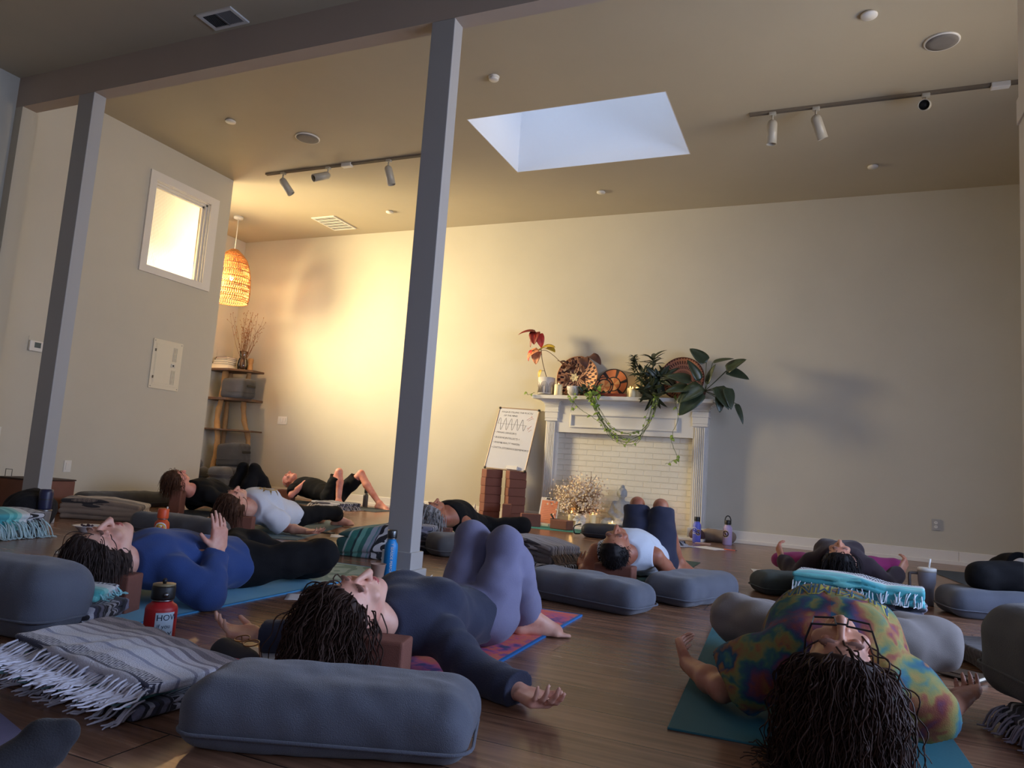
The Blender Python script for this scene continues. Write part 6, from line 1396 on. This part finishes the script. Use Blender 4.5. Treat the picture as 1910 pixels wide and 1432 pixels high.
# man in white tank
JD = dict(hc=(-1.105, 4.23, .245), u=(0, -.975, -.22), f=(0, -.22, .975), nb=(-1.10, 4.39, .19), front=(0, -.1, 1), sR=(-.925, 4.50, .195), sL=(-1.285, 4.48, .19),
    torso=[((-1.09, 4.51, .215), .155, .115), ((-1.08, 4.64, .205), .145, .115), ((-1.07, 4.82, .15), .135, .10), ((-1.07, 4.98, .12), .15, .10)],
    eR=(-.84, 4.70, .06), wR=(-.70, 4.88, .045), hRd=((.75, .6, -.05), (.1, 0, 1), 1, .4), eL=(-1.345, 4.46, .055), wL=(-1.43, 4.66, .05), hLd=((-.25, .9, .3), (.4, 0, .9), -1, .4),
    hR=(-.98, 5.0, .12), hL=(-1.16, 5.0, .12), kR=(-1.03, 5.12, .475), kL=(-1.20, 5.14, .475), aR=(-.93, 5.36, .08), aL=(-1.18, 5.40, .08), calfR=(0, 1, 0), calfL=(0, 1, 0), fR=((.45, .85, -.03), (0, 0, -1)), fL=((0, 1, -.03), (0, 0, -1)))
bD = person('person in white tank top and navy shorts lying on the dark green mat', JD, S_tan, dict(mat=M_tank, sleeve=0, hem=.7, e=.012, neck=.005, name='tank_top'), dict(mat=M_navys, e=.016, len=.93, wide=.014, name='shorts'),
    dict(mat=H_black, th=.004, front=(.040, .062), nape=-.05, bias=1.7, root=.080, rmin=.084, strands=(1100, .018, .04, .001, 20, .0017, (0, 0, 0), .15, 1.0, 12)), vox=.0068, k=1.05)
block(-1.10, 4.24, -.06, 'brown foam block under the head of the man in the white tank', 'edge')
# woman with magenta leggings
JE = dict(hc=(.115, 5.28, .225), u=(0, -.97, -.22), f=(0, -.22, .97), nb=(.12, 5.42, .19), front=(0, -.1, 1), sR=(.29, 5.50, .175), sL=(-.05, 5.50, .165),
    torso=[((.12, 5.53, .19), .15, .11), ((.12, 5.66, .185), .14, .11), ((.12, 5.82, .14), .13, .10), ((.12, 5.98, .12), .15, .10)],
    eR=(.40, 5.50, .075), wR=(.50, 5.68, .15), hRd=((.4, .5, .7), (-.7, .5, .2), 1, .5), eL=(-.145, 5.48, .06), wL=(-.255, 5.68, .16), hLd=((-.3, .5, .75), (.8, .4, .2), -1, .5),
    hR=(.20, 6.02, .12), hL=(.04, 6.02, .12), kR=(.50, 6.14, .14), kL=(-.285, 6.14, .10), aR=(.15, 6.42, .07), aL=(.08, 6.40, .07), fR=((-.8, .3, -.1), (-.2, .9, -.3)), fL=((.8, .3, -.1), (.2, .9, -.3)))
person('person in dark knit top and magenta leggings lying near the back wall, right', JE, S_mid, dict(mat=M_plum, sleeve=1.85, hem=.8, e=.018, neck=.0), dict(mat=M_mag, e=.006, name='leggings', len=1.8),
    dict(mat=H_black, th=.012, front=(.055, .05), mass=[((0, -.06, .02), (.10, .09, .10))], ears=False, bias=1.4, strands=(600, .10, .2, .002, 20, .0022, (0, -.1, -.3), .7, .5, 14)), vox=.0072, bust=True)
# grey haired woman behind the post
JF = dict(hc=(-2.905, 5.26, .255), u=(0, -.95, -.05), f=(.15, -.05, .98), nb=(-2.88, 5.41, .205), front=(.05, 0, 1), sR=(-2.72, 5.50, .19), sL=(-3.05, 5.48, .18),
    torso=[((-2.88, 5.52, .235), .145, .11), ((-2.87, 5.64, .235), .135, .11), ((-2.86, 5.80, .16), .125, .10), ((-2.85, 5.96, .12), .15, .10)],
    eR=(-2.58, 5.50, .06), wR=(-2.35, 5.48, .05), hRd=((.95, -.1, .05), (0, 0, 1), 1, .35), eL=(-3.2, 5.5, .06), wL=(-3.4, 5.62, .05), hLd=((-.9, .3, 0), (0, 0, 1), -1, .4),
    hR=(-2.76, 5.99, .125), hL=(-2.94, 5.99, .125), kR=(-2.44, 6.08, .165), kL=(-3.2, 6.2, .15), aR=(-2.78, 6.36, .075), aL=(-2.9, 6.37, .075), fR=((0, .6, -.15), (-.9, 0, -.2)), fL=((0, .6, -.15), (.9, 0, -.2)))
person('person with wavy grey hair in black sleeveless top lying behind the centre post', JF, S_tan, dict(mat=M_blackc, sleeve=0, hem=.8, e=.012, neck=-.03, name='sleeveless_top'), dict(mat=M_blackc, e=.012, name='leggings', wide=.012),
    dict(mat=H_grey, th=.012, front=(.055, .045), mass=[((0, -.06, .03), (.085, .07, .08))], strands=(600, .14, .26, .005, 50, .003, (.0, -.25, -.2), .8, .4, 8), bias=1.4), vox=.0072)
block(-2.86, 5.28, .3, 'brown foam block right under the head of the grey haired woman', 'edge')
# woman in white shirt
r0 = .155; cR, sR_ = math.cos(r0), math.sin(r0)
def LG(x, y, z): return (-4.15+x*cR-y*sR_, 4.42+x*sR_+y*cR, z)
def DG(x, y, z): return (x*cR-y*sR_, x*sR_+y*cR, z)
JG = dict(hc=LG(-.06, 0, .255), u=DG(0, -.96, -.10), f=DG(.12, -.10, .98), nb=LG(-.04, .15, .19), front=(.06, 0, 1), sR=LG(.13, .24, .165), sL=LG(-.21, .24, .165),
    torso=[(LG(-.04, .26, .21), .15, .11), (LG(-.04, .40, .20), .145, .115), (LG(-.04, .57, .15), .135, .10), (LG(-.03, .74, .12), .15, .10)],
    eR=LG(.21, .36, .055), wR=LG(.44, .30, .05), hRd=(DG(.93, -.3, .05), (0, 0, 1), 1, .3), eL=LG(-.36, .28, .055), wL=LG(-.58, .24, .05), hLd=(DG(-.95, -.1, .02), (0, 0, 1), -1, .4),
    hR=LG(.07, .77, .12), hL=LG(-.12, .77, .12), kR=LG(.22, 1.15, .15), kL=LG(-.36, 1.06, .16), aR=LG(.10, 1.42, .07), aL=LG(-.14, 1.36, .07), fR=(DG(.95, .12, .12), DG(.1, .3, -.95)), fL=(DG(0, .7, -.15), DG(.9, 0, -.2)))
bG = person('person in white tee shirt and black leggings lying with one arm stretched out', JG, S_fair, dict(mat=M_white_c, sleeve=.80, hem=.95, e=.026, flare=.02, neck=.0, fold=.005, name='tee_shirt'), dict(mat=M_blackc, e=.010, len=1.55, name='leggings'),
    dict(mat=H_brown, th=.014, front=(.055, .045), mass=[((0, -.07, .03), (.095, .085, .10)), ((.02, -.05, -.03), (.09, .07, .07))], strands=(500, .10, .2, .004, 45, .003, (.0, -.2, -.3), .8, .4, 9), bias=1.5), vox=.0072, bust=True)
bm = bmesh.new()
for ring in ((.030, .042), (.054, .066)):
    vs = [[bm.verts.new((r*math.cos(2*PI*k/40), r*math.sin(2*PI*k/40), 0)) for k in range(40)] for r in ring]
    for k in range(40): bm.faces.new((vs[0][k], vs[0][(k+1) % 40], vs[1][(k+1) % 40], vs[1][k]))
for k in range(10):
    a_ = 2*PI*k/10; prism(bm, [(.070*math.cos(a_-.12), .070*math.sin(a_-.12)), (.070*math.cos(a_+.12), .070*math.sin(a_+.12)), (.10*math.cos(a_), .10*math.sin(a_))], 0, .0005)
gc = LG(.02, .34, 0)
for v in bm.verts: v.co = Vector((gc[0]+v.co.x*1.1, gc[1]+v.co.y*1.1, 0))
obj('gold_print', print_on(JG['_top'], bG.location.copy(), bm, .002), plain('gold_ink', (176, 140, 70), .7), JG['_top'])
block(LG(-.0, .01, 0)[0], LG(0, .01, 0)[1], .5, 'brown foam block under the head of the woman in the white shirt', 'edge')
# woman in black near the partition
JH = dict(hc=(-5.73, 5.22, .325), u=(.05, -.86, .35), f=(.25, .30, .92), nb=(-5.70, 5.38, .235), front=(0, -.15, 1), sR=(-5.54, 5.46, .20), sL=(-5.87, 5.46, .20),
    torso=[((-5.70, 5.50, .215), .15, .11), ((-5.70, 5.64, .205), .14, .11), ((-5.70, 5.82, .15), .13, .10), ((-5.70, 6.0, .125), .15, .10)],
    eR=(-5.48, 5.72, .10), wR=(-5.66, 5.86, .22), hRd=((-.8, .4, .0), (0, 0, -1), 1, .2), eL=(-5.98, 5.70, .07), wL=(-5.76, 5.88, .22), hLd=((.8, .4, 0), (0, 0, -1), -1, .2),
    hR=(-5.61, 6.02, .125), hL=(-5.79, 6.02, .125), kR=(-5.58, 6.10, .46), kL=(-5.76, 6.12, .46), aR=(-5.50, 6.36, .08), aL=(-5.74, 6.40, .08), calfR=(0, 1, 0), calfL=(0, 1, 0), fR=((.1, 1, -.03), (0, 0, -1)), fL=((0, 1, -.03), (0, 0, -1)))
person('person in black with brown hair lying knees up before the partition wall', JH, S_pink, dict(mat=M_blackc, sleeve=1.9, hem=.8, e=.022, neck=.0, fold=.005), dict(mat=M_blackc, e=.010, name='leggings'),
    dict(mat=H_brown, th=.012, front=(.05, .045), mass=[((0, -.085, -.07), (.05, .05, .045)), ((0, -.03, .03), (.085, .09, .085))], bias=1.3, strands=(500, .05, .11, .002, 25, .0022, (0, .1, -.3), .6, .4, 16)), vox=.0075)
block(-5.70, 5.24, .5, 'brown foam block under the head of the woman in black', 'tall')
# bald man by the back wall
JI = dict(hc=(-6.77, 8.10, .285), u=(-.94, .05, -.10), f=(-.06, -.25, .96), nb=(-6.63, 8.10, .215), front=(0, 0, 1), sR=(-6.55, 7.94, .19), sL=(-6.55, 8.26, .19),
    torso=[((-6.50, 8.10, .215), .15, .11), ((-6.36, 8.10, .205), .15, .12), ((-6.18, 8.10, .155), .145, .115), ((-6.02, 8.10, .12), .15, .10)],
    eR=(-6.50, 7.84, .10), wR=(-6.40, 7.98, .285), hRd=((.75, .5, .05), (0, 0, -1), -1, .2), eL=(-6.42, 8.40, .10), wL=(-6.30, 8.22, .28), hLd=((.6, -.7, 0), (0, 0, -1), 1, .2),
    hR=(-6.0, 8.0, .12), hL=(-6.0, 8.2, .12), kR=(-5.87, 7.98, .455), kL=(-5.70, 8.24, .45), aR=(-5.90, 7.94, .075), aL=(-5.38, 8.26, .075), calfR=(.6, 0, -.3), calfL=(-.2, 0, -1), fR=((.75, -.25, -.03), (0, 0, -1)), fL=((1, -.1, -.03), (0, 0, -1)))
JI['aR'] = (-5.82, 7.96, .075)
person('bald person in black shirt and shorts lying along the back wall with bare knees up', JI, S_pink, dict(mat=M_blackc, sleeve=.75, hem=.9, e=.018, flare=.012, neck=.0), dict(mat=M_blackc, e=.016, len=.80, wide=.02, name='shorts'),
    dict(mat=H_white, th=-.0035, front=(-.01, .03), nape=-.05, fold=.0005), vox=.0075, k=1.02)
block(-6.80, 8.10, .1, 'brown foam block under the head of the bald man', 'edge')
# seated person at the right edge (legs reach into the picture)
JJ = dict(hc=(1.62, 5.30, .86), u=(0, 0, 1), f=(-.8, -.3, .1), nb=(1.62, 5.32, .70), front=(-.9, -.3, 0), sR=(1.58, 5.50, .62), sL=(1.60, 5.12, .62),
    torso=[((1.62, 5.32, .58), .15, .11), ((1.60, 5.32, .46), .14, .11), ((1.58, 5.32, .36), .135, .105), ((1.56, 5.32, .27), .16, .12)],
    eR=(1.52, 5.62, .40), wR=(1.34, 5.56, .30), hRd=((-.9, -.2, -.1), (0, 0, -1), -1, .3), eL=(1.54, 5.02, .38), wL=(1.38, 5.08, .27), hLd=((-.9, .2, -.1), (0, 0, -1), 1, .3),
    hR=(1.48, 5.42, .25), hL=(1.48, 5.22, .25), kR=(1.10, 5.72, .235), kL=(.86, 5.05, .240), aR=(1.16, 5.50, .285), aL=(1.22, 5.40, .21), fR=((-1, .1, -.08), (-.05, -.2, -.95)), fL=((.8, .3, .1), (0, .5, -.85)))
bJ = person('person at the right edge with black trousers and white socks, legs on the grey bolster', JJ, S_fair, dict(mat=M_blackc, sleeve=1.9, hem=.8, e=.016), dict(mat=M_blackc, e=.018, wide=.02, len=1.9), dict(mat=H_dark, th=.010), vox=.0085)
F = Field((.7, 5.2, .05), (1.5, 6.1, .4), .007); add_foot(F, JJ['aR'], JJ['fR'][0], JJ['fR'][1], 1.0, .006, False); F.cone(JJ['aR'], lerp(JJ['aR'], JJ['kR'], .18), .040, .044, .01); add_foot(F, JJ['aL'], JJ['fL'][0], JJ['fL'][1], 1.0, .006, False)
fmesh('socks', F, cloth('white_sock', (206, 202, 204), .05), bJ, tuple(bJ.location))
# foot of a person outside the picture, bottom left
F = Field((-1.65, .35, -.02), (-1.05, 1.25, .5), .006); add_foot(F, (-1.385, .895, .036), (.55, .35, .42), (-.45, .88, 0), .88, 0, False); limb(F, [(-1.385, .895, .038), (-1.44, .76, .05), (-1.58, .55, .07)], [.036, .050, .052])
oK = fmesh('person', F, S_fair, None, (-1.4, .8, 0), floor=.004); oK.location = (-1.4, .8, 0); tag(oK, 'foot in a dark sock poking up at the bottom left corner, its owner outside', 'person')
F = Field((-1.65, .35, -.02), (-1.05, 1.25, .5), .006); add_foot(F, (-1.385, .895, .036), (.55, .35, .42), (-.45, .88, 0), .9, .009, False); limb(F, [(-1.385, .895, .038), (-1.44, .76, .05), (-1.58, .55, .07)], [.044, .058, .060])
fmesh('sock', F, cloth('charcoal_sock', (40, 40, 46), .1), oK, (-1.4, .8, 0), floor=.003)
